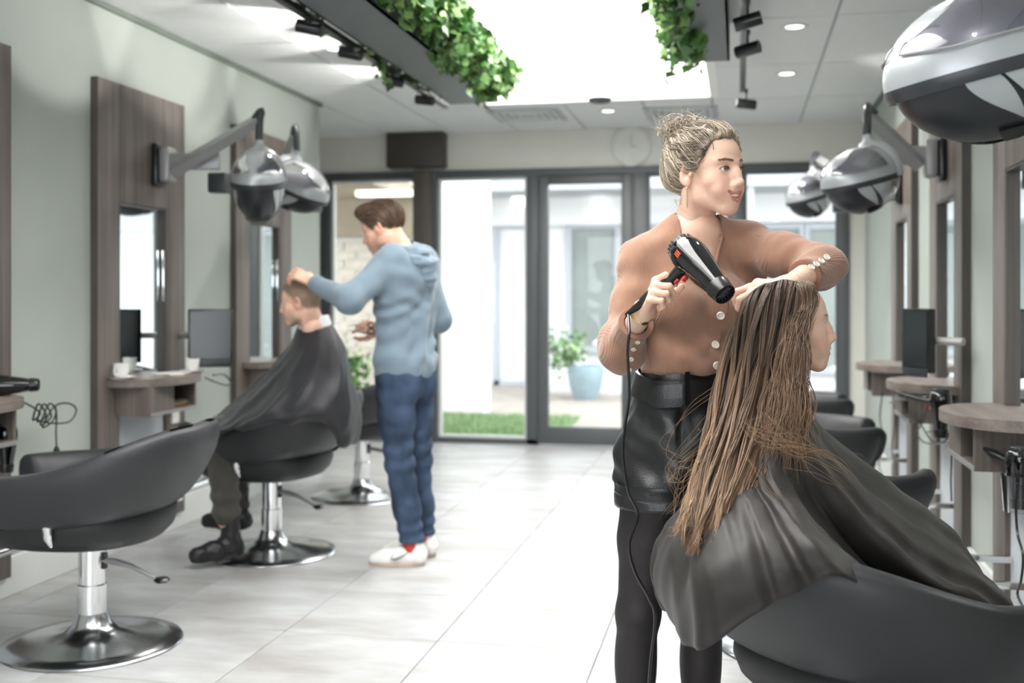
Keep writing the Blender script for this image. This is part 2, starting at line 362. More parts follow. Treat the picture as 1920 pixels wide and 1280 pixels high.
# ---------------------------------------------------------------- wall clock
yc = YB-.002; cxu = 1184; xx = XU(cxu, yc); zz = ZV(275, xx, yc)
ck = thing('wall_clock', 'pale round wall clock above the door behind the stylist', 'clock', (xx, yc, zz))
MC = Matrix.Rotation(PI/2, 4, 'X'); 
MB().rev([(.001, 0), (.165, 0), (.17, .02), (.16, .03), (.15, .022), (.001, .02)], 40, M=MC).build('face', mat('clock_face', 'deded6', .4), ck)
MB().rev([(.165, .0), (.175, .01), (.172, .032), (.16, .034), (.158, .02)], 40, M=MC, cap=False).build('rim', M_skirt, ck)
MB().box(-.003, .003, -.028, -.024, -.01, .09).build('minute_hand', M_alu, ck); MB().box(-.004, .05, -.027, -.024, -.004, .004).build('hour_hand', M_alu, ck)
# ---------------------------------------------------------------- styling stations (local: +x out of the wall, y along it)
M_under = mat('pale_backing', 'c9cdd2', .6, noise=.02)
M_grey = mat('lift_grey', '8d9092', .4)
def make_station(loc, rz, label):
    t = thing('styling_station', label, 'styling station', loc, rz, 'styling stations along the walls')
    w, o0, zt, zm, zc = .43, .235, 2.39, 1.79, .89
    MB().box(0, .04, -w, -o0, .09, zt, .002).build('stile', M_wood, t); MB().box(0, .04, o0, w, .09, zt, .002).build('stile', M_wood, t)
    for s_ in (-1, 1): MB().box(.001, .0405, min(s_*w, s_*(w+.002)), max(s_*w, s_*(w+.002)), .09, zt).build('side_edge', M_woodd, t, smooth=0)
    MB().box(0, .04, -o0, o0, zm, zt).build('header_panel', M_wood, t, smooth=0)
    MB().box(.001, .012, -o0, o0, zc, zm).build('mirror', M_mirror, t, smooth=0)
    MB().box(.012, .036, -o0, -o0+.012, zc, zm).box(.012, .036, o0-.012, o0, zc, zm).box(.012, .036, -o0, o0, zm-.012, zm).build('mirror_lining', M_woodd, t, smooth=0)
    MB().box(.02, .034, o0-.022, o0-.013, 1.28, 1.56, .002).build('bevel_glint', M_chrome, t)  # chrome strip added to stand in for the bright glint on the mirror bevel
    MB().box(0, .02, -o0, o0, .09, .74).build('back_panel', M_under, t, smooth=0)
    # worktop: D-shaped, bulging into the room
    n = 26; out = [(.0, -.345)]+[(.31*math.sin(a)**.75, -.345*math.cos(a)) for a in np.linspace(0.12, PI-.12, n)]+[(.0, .345)]
    m = MB(); P = np.array([[(x, y, z) for x, y in out] for z in (zc-.04, zc)]); m.grid(P, cv=True, cap=True); m.build('worktop', M_woodt, t)
    b0, b1, z0, z1, th = -.27, .2, .70, .85, .02; X1 = .235
    m = MB(); m.box(.04, X1, b0, b0+th, z0, z1).box(.04, X1, b1-th, b1, z0, z1).box(.04, X1, b0+th, b1-th, z0, z0+th).box(.04, .055, b0+th, b1-th, z0+th, z1).box(.04, X1, b0+th, -.04, z0+th, z1)
    m.build('shelf_box', M_wood, t, smooth=0)
    MB().box(X1, X1+.004, b0, b1, z0, z0+.018).build('edge_strip', M_alu, t, smooth=0)
    f = MB(); 
    for y in (-.2, .2): f.box(.02, .33, y-.012, y+.012, .30, .325, .003)
    f.tube([(.33, -.26, .312), (.33, .26, .312)], .016, 12); f.box(.3, .36, -.225, -.175, .27, .30, .004)
    f.build('footrest', M_chrome, t)
    MB().box(.02, .05, .28, .36, .60, .68, .004).build('wall_socket', M_porc, t)
    return t
LSY = [3.79, 5.31, 6.83]; RSY = [2.74, 4.24, 5.73, 7.22]
s0 = make_station((XL, LSY[1], 0), 0, 'wood styling station with coffee cups and tall mirror beside the black monitor')
dup(s0, (XL, LSY[0], 0), 0, 'wood styling station cut by the left edge with black cable coil hanging beside it')
dup(s0, (XL, LSY[2], 0), 0, 'wood styling station behind the seated man in the cape, last on the left')
dup(s0, (XR, RSY[0], 0), PI, 'wood styling station at the right edge beside the long-haired client under the near hood dryer')
dup(s0, (XR, RSY[1], 0), PI, 'wood styling station with hair dryer in a clear holder, near right edge')
dup(s0, (XR, RSY[2], 0), PI, 'wood styling station under the right hood dryer, black dryer hanging beside its worktop')
dup(s0, (XR, RSY[3], 0), PI, 'farthest wood styling station on the right, before the pale back wall')
# ---------------------------------------------------------------- salon chairs (local: sitter faces +y)
def chair_parts(t, tabs=True):
    n = 61; m = 20
    th = np.linspace(-2.62, 2.62, n)   # angle from the back (-y) round to the arm ends
    rows = []
    for a in th:
        q = abs(a)/2.62
        k = .5-.5*math.cos(PI*min(1, max(0, q-.10)/.66))         # 0 back .. 1 arms
        zt = .835-.148*k-.01*q; zb = .520-.035*k
        ax, ay = .345, .36 if abs(a) < PI/2 else .40
        ss = lambda r: np.array((r*ax*np.sign(math.sin(a))*abs(math.sin(a))**.8, -r*ay*np.sign(math.cos(a))*abs(math.cos(a))**.9+(.0)))
        thick = .105-.005*k
        if q > .93: thick *= 1-.25*((q-.93)/.07)**2
        sec = []
        for j in range(m):
            b = 2*PI*j/m; cx, cz = math.cos(b), math.sin(b)
            e = 2.7; den = (abs(cx)**e+abs(cz)**e)**(1/e); cx, cz = cx/den, cz/den
            z = (zt+zb)/2+cz*(zt-zb)/2; hgt = (z-zb)/(zt-zb)
            lean = (.05*hgt-.02*max(0, hgt-.6))*(1-k)+.02*hgt-(.085*(1-hgt)**1.7)*(1-k*.55)
            base = ss(1.0); nn = base/np.linalg.norm(base)
            p = base+nn*(lean+cx*thick/2)
            sec.append((p[0], p[1], z))
        rows.append(sec)
    rows = np.array(rows)
    # rounded ends
    def endcap(r, sgn):
        c = r.mean(0); out = []
        d = np.array((0, .045, 0))
        for f, g in ((.95, .35), (.8, .7), (.5, .95), (.12, 1.0)): out.append(c+(r-c)*f+d*g)
        return out
    rows = np.array(endcap(rows[0], -1)[::-1]+list(rows)+endcap(rows[-1], 1))
    MB().grid(rows, cv=True, cap=True).build('backrest', M_leather, t, smooth=60)
    # seat: rounded shallow bowl
    pr = [(.001, .385), (.2, .388), (.255, .405), (.285, .44), (.298, .48), (.295, .52), (.27, .545), (.2, .56), (.001, .565)]
    P = []
    for r, z in pr:
        P.append([(r*1.02*math.copysign(abs(math.cos(b))**.8, math.cos(b)), .045+r*1.15*math.copysign(abs(math.sin(b))**.8, math.sin(b)), z) for b in np.arange(48)*2*PI/48])
    MB().grid(np.array(P), cv=True, cap=True).build('seat', M_seatc, t, smooth=60)
    for s in (-1, 1):
        MB().tube([(s*.318, .0, .53), (s*.326, 0, .50), (s*.318, 0, .46), (s*.298, 0, .43)], [.017, .017, .013, .006], 10).build('side_bracket', M_chrome, t)
    MB().rev([(.001, .25), (.04, .25), (.04, .37), (.075, .375), (.09, .388), (.001, .388)], 28).build('seat_mount', M_chrome, t)
    MB().rev([(.001, .05), (.052, .05), (.052, .07), (.0535, .07), (.0535, .225), (.049, .228), (.049, .36), (.001, .36)], 36).build('column', M_chrome, t)
    MB().rev([(.001, 0), (.325, 0), (.33, .004), (.325, .011), (.26, .02), (.17, .034), (.10, .052), (.07, .08), (.054, .12), (.05, .12), (.001, .12)], 64).build('base_plate', M_satin, t, smooth=50)
def add_lever(t, ang):
    c, s = math.cos(ang), math.sin(ang); pts = [(.05, 0, .315), (.1, 0, .312), (.17, 0, .30), (.235, 0, .275), (.27, 0, .262)]
    P = [(x*c, x*s, z) for x, y, z in pts]
    lv = MB().tube(P, [.011, .013, .010, .007, .006], 10).build('lever', M_alu, t)
    MB().rev([(.001, -.010), (.022, -.009), (.03, 0), (.022, .008), (.001, .009)], 20, c=(.295*c, .295*s, .258)).build('lever_knob', M_black, lv)
    MB().box(-.006, .006, -.01, .01, -.03, .03).xf(Matrix.Translation((.054*c, .054*s, .315)) @ Matrix.Rotation(ang, 4, 'Z')).build('lever_slot', M_black, lv)
ch = thing('salon_chair', 'near dark grey tub chair with empty seat on a round chrome base, left foreground', 'chair', (-2.385, 3.73, 0), PI/2+.10, 'salon chairs with chrome disc bases')
chair_parts(ch); add_lever(ch, -PI/2-.25-.10+.2)
c2 = dup(ch, (-2.34, 5.25, 0), PI/2-.12, 'dark grey tub chair the caped man sits in'); 
c3 = dup(ch, (-2.42, 6.85, 0), PI/2, 'dark grey tub chair between the seated man and the stylist in the blue hoodie')
GC = (.30, 2.70); GR = -PI/2+.75
c4 = dup(ch, (GC[0], GC[1], 0), GR, 'dark grey tub chair in the right foreground holding the long-haired client'); c4.scale = (1.0, 1.0, .945)
c5 = dup(ch, (.24, 4.24, 0), -PI/2+.5, 'tub chair mostly hidden behind the brown-haired client, only its chrome disc base showing')
c6 = dup(ch, (.28, 5.75, 0), -PI/2, 'nearer of the two empty chairs seen between the client\'s face and the right counters')
c7 = dup(ch, (.28, 7.25, 0), -PI/2, 'farther of the two empty chairs seen between the client\'s face and the right counters')
# ---------------------------------------------------------------- hood dryers
def ell(th, ph, a, b, c):
    return (a*math.cos(th)*math.cos(ph), b*math.sin(th)*math.cos(ph), c*math.sin(ph))
def patch(a, b, c, t0, t1, p0, p1, nu=24, nv=12, thick=.004, fn=None):
    P = np.array([[ell(t, p, a, b, c) for p in np.linspace(p0, p1, nv)] for t in np.linspace(t0, t1, nu)])
    if fn is not None: P = fn(P)
    m = MB(); m.grid(P); return m
M_visor = glass('smoked_visor', (.72, .70, .76), .3, .05)
M_bowl = mat('bowl_grey', '26292d', .38, noise=.04)
def make_hood(t, M, a=.225, b=.165, bd=1.0):
    """t: parent thing; M: hood placement"""
    def put(m, name, mt, par=None, sm=60):
        m.xf(M); return m.build(name, mt, par or t, smooth=sm)
    # dome
    P = []
    for p in np.linspace(0, PI/2-.02, 14):
        P.append([ell(q, p, a*(1+.06*math.cos(q)), b, .15) for q in np.linspace(0, 2*PI, 49)[:-1]])
    dome = MB(); dome.grid(np.array(P), cv=True, cap=False); dome.grid(np.array([[np.array(x)*.93 for x in r] for r in P])[::-1], cv=True)
    dm = put(dome, 'dome', M_silver)
    # rim
    pts = [ell(q, 0, a*(1+.06*math.cos(q))*1.0, b*1.0, .15) for q in np.linspace(0, 2*PI, 65)]
    rim = MB(); rim.grid(np.array([[np.array(x)*(1.005), np.array(x)*1.012-np.array((0, 0, .012)), np.array(x)*.985-np.array((0, 0, .026)), np.array(x)*.94-np.array((0, 0, .02)), np.array(x)*.93] for x in pts]))
    put(rim, 'rim', M_dark)
    # visor: two raised clear panes on the front upper sides
    for s in (-1, 1):
        v = patch(a*1.075, b*1.03, .156, s*.16, s*1.75, .30, 1.15, 30, 14)
        P = v.v[0].reshape(30, 14, 3)
        for i in range(30):   # narrow towards the tip
            f = min(1, .25+i/16.); mid = P[i].mean(0); P[i] = P[i, 2]*(1-f)+P[i]*f
        v.v[0] = P.reshape(-1, 3); vo = put(v, 'visor', M_visor)
        e = np.concatenate([P[:, 0], P[-1], P[::-1, -1], P[0][::-1]]); put(MB().tube(e*1.004, .0022, 6, cap=False), 'visor_seam', M_alu, vo)
    # neck arch over the dome
    arch = MB(); A = []
    for q in np.linspace(-PI/2-.1, PI/2+.1, 30):
        w = .035-.012*abs(q); s_, c_ = math.sin(q), math.cos(q)
        yy, zz = b*s_*1.05, .15*c_*1.09+.0
        off = -.10
        A.append([(off-w, yy*.955*.9, zz*.93*.9), (off-w, yy*.955, zz*.95), (off, yy*.97, zz), (off+w, yy*.955, zz*.95), (off+w, yy*.955*.9, zz*.93*.9)])
    arch.grid(np.array(A)); put(arch, 'neck_arch', M_silver)
    # bowl
    P = []
    for p in np.linspace(-.12, -PI/2+.02, 14):
        P.append([ell(q, p, a*.93*(1+.05*math.cos(q)), b*.93, .145*bd) for q in np.linspace(-2.2, 2.2, 41)])
    P = np.array(P); bowl = MB(); bowl.grid(P); bowl.grid(P[::-1]*.95); put(bowl, 'bowl', M_bowl)
    for s in (-1, 1):
        def skew(A, B, C, t0a, t0b, t1a, t1b, p0, p1, e0, e1, nu=22, nv=14):
            return MB().grid(np.array([[ell(s*((t0a+(t0b-t0a)*(k/(nv-1))**e0)*(1-f)+(t1a+(t1b-t1a)*(k/(nv-1))**e1)*f), p0+(p1-p0)*k/(nv-1), A, B, C) for k in range(nv)] for f in np.linspace(0, 1, nu)]))
        put(skew(a*.95, b*.97, .148*bd, .78, 1.38, 1.12, 1.40, -.16, -.88, 1.6, .8), 'side_panel', M_silver)
        put(skew(a*.958, b*.988, .151*bd, 1.16, 1.75, 2.35, 2.1, -.16, -1.0, 1.1, 1.), 'rear_panel', M_silver)
        pn = patch(a*.965, b*1.005, .153*bd, s*1.75, s*2.4, -.18, -.62, 16, 10); put(pn, 'amber_shield', M_amber)
    g, g2 = MB(), MB()
    for k in range(12):
        p = -1.02-k*.035
        g.tube([ell(q, p, a*.985, b*.985, .15*bd) for q in np.linspace(-.95, -1.9, 9)], .0022, 5); g2.tube([ell(q, p, a*.985, b*.985, .15*bd) for q in np.linspace(.95, 1.9, 9)], .0022, 5)
    put(g, 'grille', M_black); put(g2, 'grille', M_black)
    put(MB().rev([(.001, .135), (.05, .14), (.045, .158), (.022, .17), (.02, .20), (.001, .2)], 24, c=(-.09, 0, 0)), 'swivel', M_silver)
def hood_unit(label, wallx, sgn, ym, zm, joint, hc, tipdir, pitch, size=(.225, .165, 1.0)):
    """sgn +1 for the left wall; joint: top elbow; hc: hood centre"""
    t = thing('hood_dryer', label, 'hood dryer', (wallx+sgn*.04, ym, zm), group='hood dryers on wall arms')
    inv = Matrix.Translation((-(wallx+sgn*.04), -ym, -zm))
    def put(m, name, mt, par=None): m.xf(inv); return m.build(name, mt, par or t)
    x = wallx+sgn*.04
    put(MB().box(min(x, x+sgn*.035), max(x, x+sgn*.035), ym-.06, ym+.06, zm-.12, zm+.11, .012), 'wall_mount', M_black)
    put(MB().box(min(x+sgn*.035, x+sgn*.10), max(x+sgn*.035, x+sgn*.10), ym-.05, ym+.05, zm-.10, zm+.09, .02), 'mount_cover', M_alu)
    j0 = np.array((x+sgn*.08, ym-.02, zm+.01)); j1 = np.array((x+sgn*.36, ym+.02, zm-.03))
    # horizontal slab link to the dark swivel box
    d = (j1-j0); L = np.linalg.norm(d); ang = math.atan2(d[1], d[0])
    m = MB().box(0, L, -.02, .02, -.045, .045, .006).xf(Matrix.Translation(Vector(j0)) @ Matrix.Rotation(ang, 4, 'Z')); put(m, 'link_arm', M_alu)
    put(MB().box(j1[0]-.05, j1[0]+.05, j1[1]-.045, j1[1]+.045, zm-.16, zm-.055, .006), 'link_box', M_dark)
    J = np.array(joint); s = np.array((x+sgn*.12, ym-.04, zm-.045)); d = J-s
    m = MB().tube([s, s+d*.5, s+d*.97], [.034, .032, .028], 4, flat=1.25); put(m, 'lift_arm', M_alu)
    top = J+np.array((0, 0, .03)); H = np.array(hc)
    e = d*np.array((1, 1, 0)); e = e/np.linalg.norm(e)
    px = H-np.array((0, 0, 0)); 
    tv = Vector((tipdir[0], tipdir[1], 0)).normalized(); rz = math.atan2(tv.y, tv.x)
    Mh = Matrix.Translation(Vector(H)) @ Matrix.Rotation(rz, 4, 'Z') @ Matrix.Rotation(pitch, 4, 'Y')
    sw = Mh @ Vector((-.09, 0, .19))
    put(MB().tube(crom([J-e*.04, top-e*.0+np.array((0, 0, .01)), (sw.x*.7+top[0]*.3, sw.y*.7+top[1]*.3, top[2]-.03), (sw.x, sw.y, (top[2]+sw.z)/2-.03), tuple(sw)], 16), .02, 12), 'goose_rod', M_dark if sgn > 0 else M_dark)
    make_hood(t, inv @ Mh, *size)
    return t
def PL(u, v, X): 
    Y = YU(u, X); return (X, Y, ZV(v, X, Y))
a = PL(300, 308, XL+.06)
hood_unit('hood dryer nearest on the left wall, grey bracket over the first mirror', XL, 1, a[1], a[2], PL(490, 222, -2.42), PL(484, 338, -2.42), (.3, -.95), .22, (.20, .135, 1.5))
b = W(556, 350, 6.6)
hood_unit('pale hood dryer partly hidden behind the nearer left hood', XL, 1, 6.75, a[2], (b[0]-.02, b[1]+.02, b[2]+.32), b, (.9, -.35), .45)
a = PL(1762, 290, XR-.08)
hood_unit('hood dryer hanging over the right counters with shiny dome and amber shield', XR, -1, a[1]+.1, a[2], W(1627, 215, 5.35), W(1614, 336, 5.2), (-.8, -.6), .26, (.195, .16, 1.1))
b = W(1517, 368, 7.6)
hood_unit('farthest hood dryer on the right, in front of the bright windows', XR, -1, 7.2, 2.0, b+np.array((.05, .05, .26)), b, (-.8, -.6), .3, (.17, .14, 1.0))
hood_unit('large silver hood dryer cut by the top right corner of the picture', XR, -1, 2.95, 2.12, W(1900, -60, 2.35), W(1856, 124, 2.16), (-1, -.42), .26, (.205, .158, 1.0))
# ---------------------------------------------------------------- track spotlights and planters
def trough(label, x0, x1, y0, y1, z0, z1, ytr0, ytr1, xt):
    t = thing('hanging_planter', label, 'planter', ((x0+x1)/2, (y0+y1)/2, z0), group='ceiling planter troughs')
    iv = Matrix.Translation((-(x0+x1)/2, -(y0+y1)/2, -z0))
    m = MB(); w = .012
    m.box(x0, x1, y0, y1, z0, z0+w).box(x0, x0+w, y0, y1, z0, z1).box(x1-w, x1, y0, y1, z0, z1).box(x0, x1, y0, y0+w, z0, z1).box(x0, x1, y1-w, y1, z0, z1)
    m.xf(iv).build('trough', M_planter, t, smooth=0)
    MB().box(x0+w, x1-w, y0+w, y1-w, z1-.05, z1-.03).xf(iv).build('soil', mat('potting_soil', '3a2e24', .95, bump=.5), t)
    for y in np.linspace(y0+.2, y1-.2, 4): MB().box(x0+.05, x0+.06, y-.01, y+.01, z1-.02, ZC+.1).xf(iv).build('hanger', M_dark, t, smooth=0)
    k = thing('light_track', 'black ceiling light track %s' % ('along the left planter' if x0 < -1 else 'beside the right planter'), 'light track', (xt, ytr0, z0-.01), group='light tracks')
    MB().box(-.018, .018, 0, ytr1-ytr0, 0, .03, .002).build('rail', M_black, k); MB().box(-.006, .006, 0.02, ytr1-ytr0-.02, -.002, .004).build('conductor', M_dark, k, smooth=0)
    for y in (.3, (ytr1-ytr0)/2, ytr1-ytr0-.15): MB().box(-.006, .006, y-.006, y+.006, .03, ZC-z0+.01).build('drop_rod', M_dark, k, smooth=0)
    return t
xl0 = -1.95
trough('long grey planter trough of ivy hanging left of the skylight', xl0+.05, xl0+.36, 3.2, 7.15, 2.60, 2.80, 2.2, 7.25, xl0-.01)
trough('short grey planter trough of ivy hanging right of the skylight', -.33, -.05, 3.2, 6.05, 2.58, 2.80, 2.2, 6.95, 0.02)
def spotlight(u, v, X, label, d, w=26):
    if X < -1: Y = YU(u, X); z = ZV(v, X, Y)
    else: z = 2.50; X, Y, z = W(u, v, (z-CAMH)*F/(558-v))
    zt = 2.585
    t = thing('track_spotlight', label, 'spotlight', (X, Y, z), group='black track spotlights')
    MB().box(-.012, .012, -.03, .03, zt-z-.012, zt-z+.005, .002).build('adapter', M_black, t)
    MB().tube([(0, 0, .02), (0, 0, zt-z-.01)], .006, 8).build('stem', M_black, t)
    q = Vector(d).normalized().to_track_quat('Z', 'Y').to_matrix().to_4x4()
    MB().rev([(.001, -.06), (.028, -.06), (.031, -.055), (.031, .06), (.026, .06), (.024, .04), (.001, .04)], 24, M=q).build('lamp_head', M_black, t)
    MB().rev([(.001, .041), (.024, .041), (.024, .043), (.001, .043)], 20, M=q).build('lens', M_lamp, t)
    dd = Vector(d).normalized()
    spot('track_beam', Vector((X, Y, z))+dd*.07, Vector((X, Y, z))+dd, w, 1.15, .35, r=.015)
xs = xl0-.01
for (u, v, d, lab) in [(580, 52, (-1, -.15, .22), 'track spotlight nearest the top edge above the left hood dryer'), (658, 100, (-1, .1, .24), 'second track spotlight from the top on the left track'),
    (738, 152, (-1, -.2, .2), 'third track spotlight from the top on the left track'), (797, 188, (-1, .2, .16), 'last track spotlight at the far end of the left track')]:
    spotlight(u, v, xs, lab, d)
for (u, v, d, lab) in [(1402, 40, (1, -.05, .25), 'dark track spotlight nearest the top on the right track'), (1402, 93, (1, -.35, .18), 'right track spotlight showing its lit round lens'), (1399, 195, (1, .2, -.12), 'last right track spotlight above the stylist')]:
    spotlight(u, v, .02, lab, d)
# ivy: trailing stems with many small leaves
M_leaf = bpy.data.materials.new('ivy_leaf'); M_leaf.use_nodes = True
def leafnodes(m, c1, c2, c3):
    nt = m.node_tree; b = nt.nodes['Principled BSDF']; b.inputs['Roughness'].default_value = .4
    a = nt.nodes.new('ShaderNodeAttribute'); a.attribute_name = 'paint'; r = nt.nodes.new('ShaderNodeValToRGB'); nt.links.new(a.outputs['Fac'], r.inputs[0])
    e = r.color_ramp.elements; e[0].color = (*hexc(c1), 1); e[1].color = (*hexc(c3), 1); q = e.new(.5); q.color = (*hexc(c2), 1)
    nt.links.new(r.outputs[0], b.inputs['Base Color']); b.inputs['Transmission Weight'].default_value = 0
leafnodes(M_leaf, '264a20', '4f7c3a', '8fb06c')
LEAFP = np.array([(0, 0, 0), (.32, .12, .03), (.5, .42, .0), (.28, .55, .05), (0, 1, -.05), (-.28, .55, .05), (-.5, .42, 0), (-.32, .12, .03), (0, .45, .07)])
LEAFF = [(0, 1, 8), (1, 2, 8), (2, 3, 8), (3, 4, 8), (4, 5, 8), (5, 6, 8), (6, 7, 8), (7, 0, 8)]
def foliage(name, label, pos, dirs, sizes, m, parent=None):
    n = len(pos); d = dirs/np.linalg.norm(dirs, axis=1)[:, None]
    r = rng.normal(size=(n, 3)); s = np.cross(d, r); s /= np.linalg.norm(s, axis=1)[:, None]; nn = np.cross(s, d)
    P = pos[:, None]+sizes[:, None, None]*(LEAFP[None, :, 0:1]*s[:, None]+LEAFP[None, :, 1:2]*d[:, None]+LEAFP[None, :, 2:3]*nn[:, None])
    f = (np.array(LEAFF)[None]+(np.arange(n)*9)[:, None, None]).reshape(-1, 3)
    c = np.repeat(rng.random(n), 9)[:, None]*np.ones((1, 3))
    return mk(name, P.reshape(-1, 3), f, m, parent, smooth=180, cols=c)
M_stem = mat('ivy_stem', '5c4a2c', .8)
def ivy(label, n, rect, z0, lmax, sgn, seed):
    r = np.random.default_rng(seed); x0, x1, y0, y1 = rect; pos = []; dr = []; st_ = MB()
    for k in range(n):
        y = r.uniform(y0, y1); side = r.random()
        sx = x1 if side < .97 else x0; x = r.uniform(x0, x1) if r.random() < .3 else sx
        out = (1 if sx == x1 else -1)*sgn; L = r.uniform(.12, lmax)*(.7+.6*r.random())
        p0 = np.array((x, y, z0+.17)); pk = np.array((sx+out*r.uniform(.02, .14), y+r.normal()*.03, z0+.16+r.uniform(0, .06))); pe = pk+np.array((out*r.uniform(-.02, .08), r.normal()*.06, -L))
        path = crom([p0, pk, (pk+pe)/2+np.array((out*.04, 0, .03)), pe], 14); st_.tube(path, .0022, 4)
        for q in path[2:]:
            for _ in range(3):
                pos.append(q+r.normal(size=3)*.022); dr.append(np.array((out*.5+r.normal()*.5, r.normal()*.6, -.8+r.normal()*.3)))
    t = thing('trailing_ivy', label, 'ivy plant', (x0, (y0+y1)/2, z0), group='ivy plants in the ceiling planters')
    pos = np.array(pos); o = foliage('foliage', None, pos, np.array(dr), r.uniform(.035, .07, len(pos)), M_leaf, t); o.matrix_parent_inverse = Matrix.Translation((-x0, -(y0+y1)/2, -z0)); o['kind'] = 'stuff'
    s = st_.build('stem', M_stem, t); s.matrix_parent_inverse = o.matrix_parent_inverse
ivy('ivy trailing from the near half of the left planter, dense green', 150, (xl0+.14, xl0+.38, 3.9, 5.6), 2.6, .17, 1, 3)
ivy('ivy trailing from the far end of the left planter before the skylight', 150, (xl0+.12, xl0+.32, 5.6, 6.95), 2.6, .20, 1, 4)
ivy('ivy trailing from the right planter beside the vertical track', 170, (-.36, -.16, 4.3, 5.9), 2.6, .20, -1, 5)
# ---------------------------------------------------------------- outside
g_pave = mat('outdoor_paving', 'a39b92', .9, noise=.15, nscale=6); g_gr = mat('lawn_base', '7f9a6a', .95, noise=.3, nscale=40)
tag(MB().box(-26, 24, YB+.14, 34, -.16, -.06).build('ground', g_pave, smooth=0), kind='structure')
tag(MB().box(-4.0, -1.75, YB+.75, YB+2.6, -.06, -.03).build('lawn', g_gr, smooth=0), kind='structure')
n = 5200; px = rng.uniform(-4.0, -1.75, n); py = rng.uniform(YB+.75, YB+2.6, n)
hh = rng.uniform(.03, .07, n); an = rng.uniform(0, PI, n); w_ = .006
gv = np.stack([np.stack([px-w_*np.cos(an), py-w_*np.sin(an), -.035+0*px], 1), np.stack([px+w_*np.cos(an), py+w_*np.sin(an), -.035+0*px], 1), np.stack([px+rng.normal(size=n)*.015, py+rng.normal(size=n)*.015, hh-.035], 1)], 1)
tag(mk('grass', gv.reshape(-1, 3), np.arange(n*3).reshape(-1, 3), mat('grass_blade', '9ab583', .8, noise=.2), smooth=180), 'patch of green lawn just outside the left glass pane', 'grass', kind='stuff')
M_out = mat('outdoor_white_render', 'dfe0e2', .9, noise=.01); M_outg = mat('outdoor_grey', 'aeb2b8', .8, noise=.03)
YO = 16.5
def XO(u, Y=YO): return XU(u, Y)
def ZO(v, u, Y=YO): return ZV(v, XU(u, Y), Y)
# white wing projecting on the left
xa, xb = XO(600, 12.4), XU(916, 12.9)
wg = MB().box(XU(794, 12.6)+.12, xb, 12.6, 13.0, -.06, 5.2).build('white_wing', mat('wing_white', 'f6f6f6', .9, noise=.01), smooth=0); tag(wg, 'tall blank white wing of the building outside the left glass pane', 'building')
# facade across the courtyard
fc = thing('courtyard_building', 'pale low building with glass doors across the courtyard', 'building', (0, YO, -.06))
def pt(name, m, mt, par=None): m.xf(Matrix.Translation((0, -YO, .06))); return m.build(name, mt, par or fc, smooth=0)
zc1 = ZO(368, 1090); zc0 = ZO(420, 1090)
pt('wall', MB().box(-9, 9, YO+.3, YO+.6, -.06, 3.6), M_out)
pt('canopy', MB().box(-9, 9, YO-1.1, YO+.3, zc1, zc1+.22), M_outg)
pt('fascia', MB().box(-9, 9, YO+.1, YO+.3, zc0, zc1), M_out)
M_outglass = mat('outdoor_glass_haze', '8e9693', .45, noise=.1, nscale=2)  # dark panes coloured pale, the haze over them is put into the colour
for k, (ua, ub, vb) in enumerate([(930, 985, 715), (1068, 1150, 650), (1220, 1300, 650), (1400, 1500, 690), (1520, 1640, 690)]):
    x0, x1 = XO(ua), XO(ub); z0, z1 = ZO(vb, ua), ZO(428, ua)
    f = MB().box(x0-.08, x0, YO+.2, YO+.3, z0-.08, z1).box(x1, x1+.08, YO+.2, YO+.3, z0-.08, z1).box(x0-.08, x1+.08, YO+.2, YO+.3, z1, z1+.08).box(x0-.08, x1+.08, YO+.2, YO+.3, z0-.1, z0)
    w = pt('window', f, M_outg); pt('pane', MB().box(x0, x1, YO+.26, YO+.29, z0, z1), M_outglass if k else M_out, w)
pt('post', MB().box(XO(1400), XO(1412), YO-1.05, YO-.95, -.06, zc1), M_outg)
for u in (975, 1122): 
    x = XO(u); pt('wall_lamp', MB().rev([(.001, -.12), (.1, -.08), (.13, .0), (.1, .08), (.001, .12)], 16, c=(x, YO-.02, ZO(375 if u < 1000 else 390, u))), M_lamp)
# brick wing with tan soffit behind the leftmost pane
bwg = thing('brick_wing', 'light brick wall under a tan porch ceiling outside the leftmost pane', 'building', (-6, 12.6, -.06))
def pb(name, m, mt, par=None): m.xf(Matrix.Translation((6, -12.6, .06))); return m.build(name, mt, par or bwg, smooth=0)
M_brick = mat('light_brick', 'e2d8cc', .9, noise=.12, nscale=5); M_tan = mat('tan_soffit', 'a39684', .8)
pb('wall', MB().box(-8.5, XU(789, 12.6), 12.6, 12.8, -.06, 3.3), mat('brick_mortar', 'f0ece4', .9))
x0 = XU(620, 12.6)-.3; x1 = XU(789, 12.6); k = 0; br = None
z = 0.2
while z < 1.95:
    x = x0-(.16 if k % 2 else 0)
    while x < x1:
        if br is None: br = MB().box(-.145, .145, -.025, 0, -.045, .045, .004).build('brick', M_brick, bwg, smooth=0); br.location = (x+6, 0, z+.06)
        elif x+.145 < x1: c = br.copy(); COL.objects.link(c); c.location = (x+6, 0, z+.06)
        x += .32
    z += .108; k += 1
pb('soffit', MB().box(-8.5, XU(789, 12.4), YB+.2, 12.57, 2.46, 2.6), M_tan)
pb('beam', MB().box(-8.5, XU(789, 12.4), 12.3, 12.57, 2.02, 2.46), M_tan)
pb('linear_lamp', MB().box(XU(672, 11.4), XU(775, 11.4), 11.3, 11.45, 2.40, 2.46, .01), M_lamp)
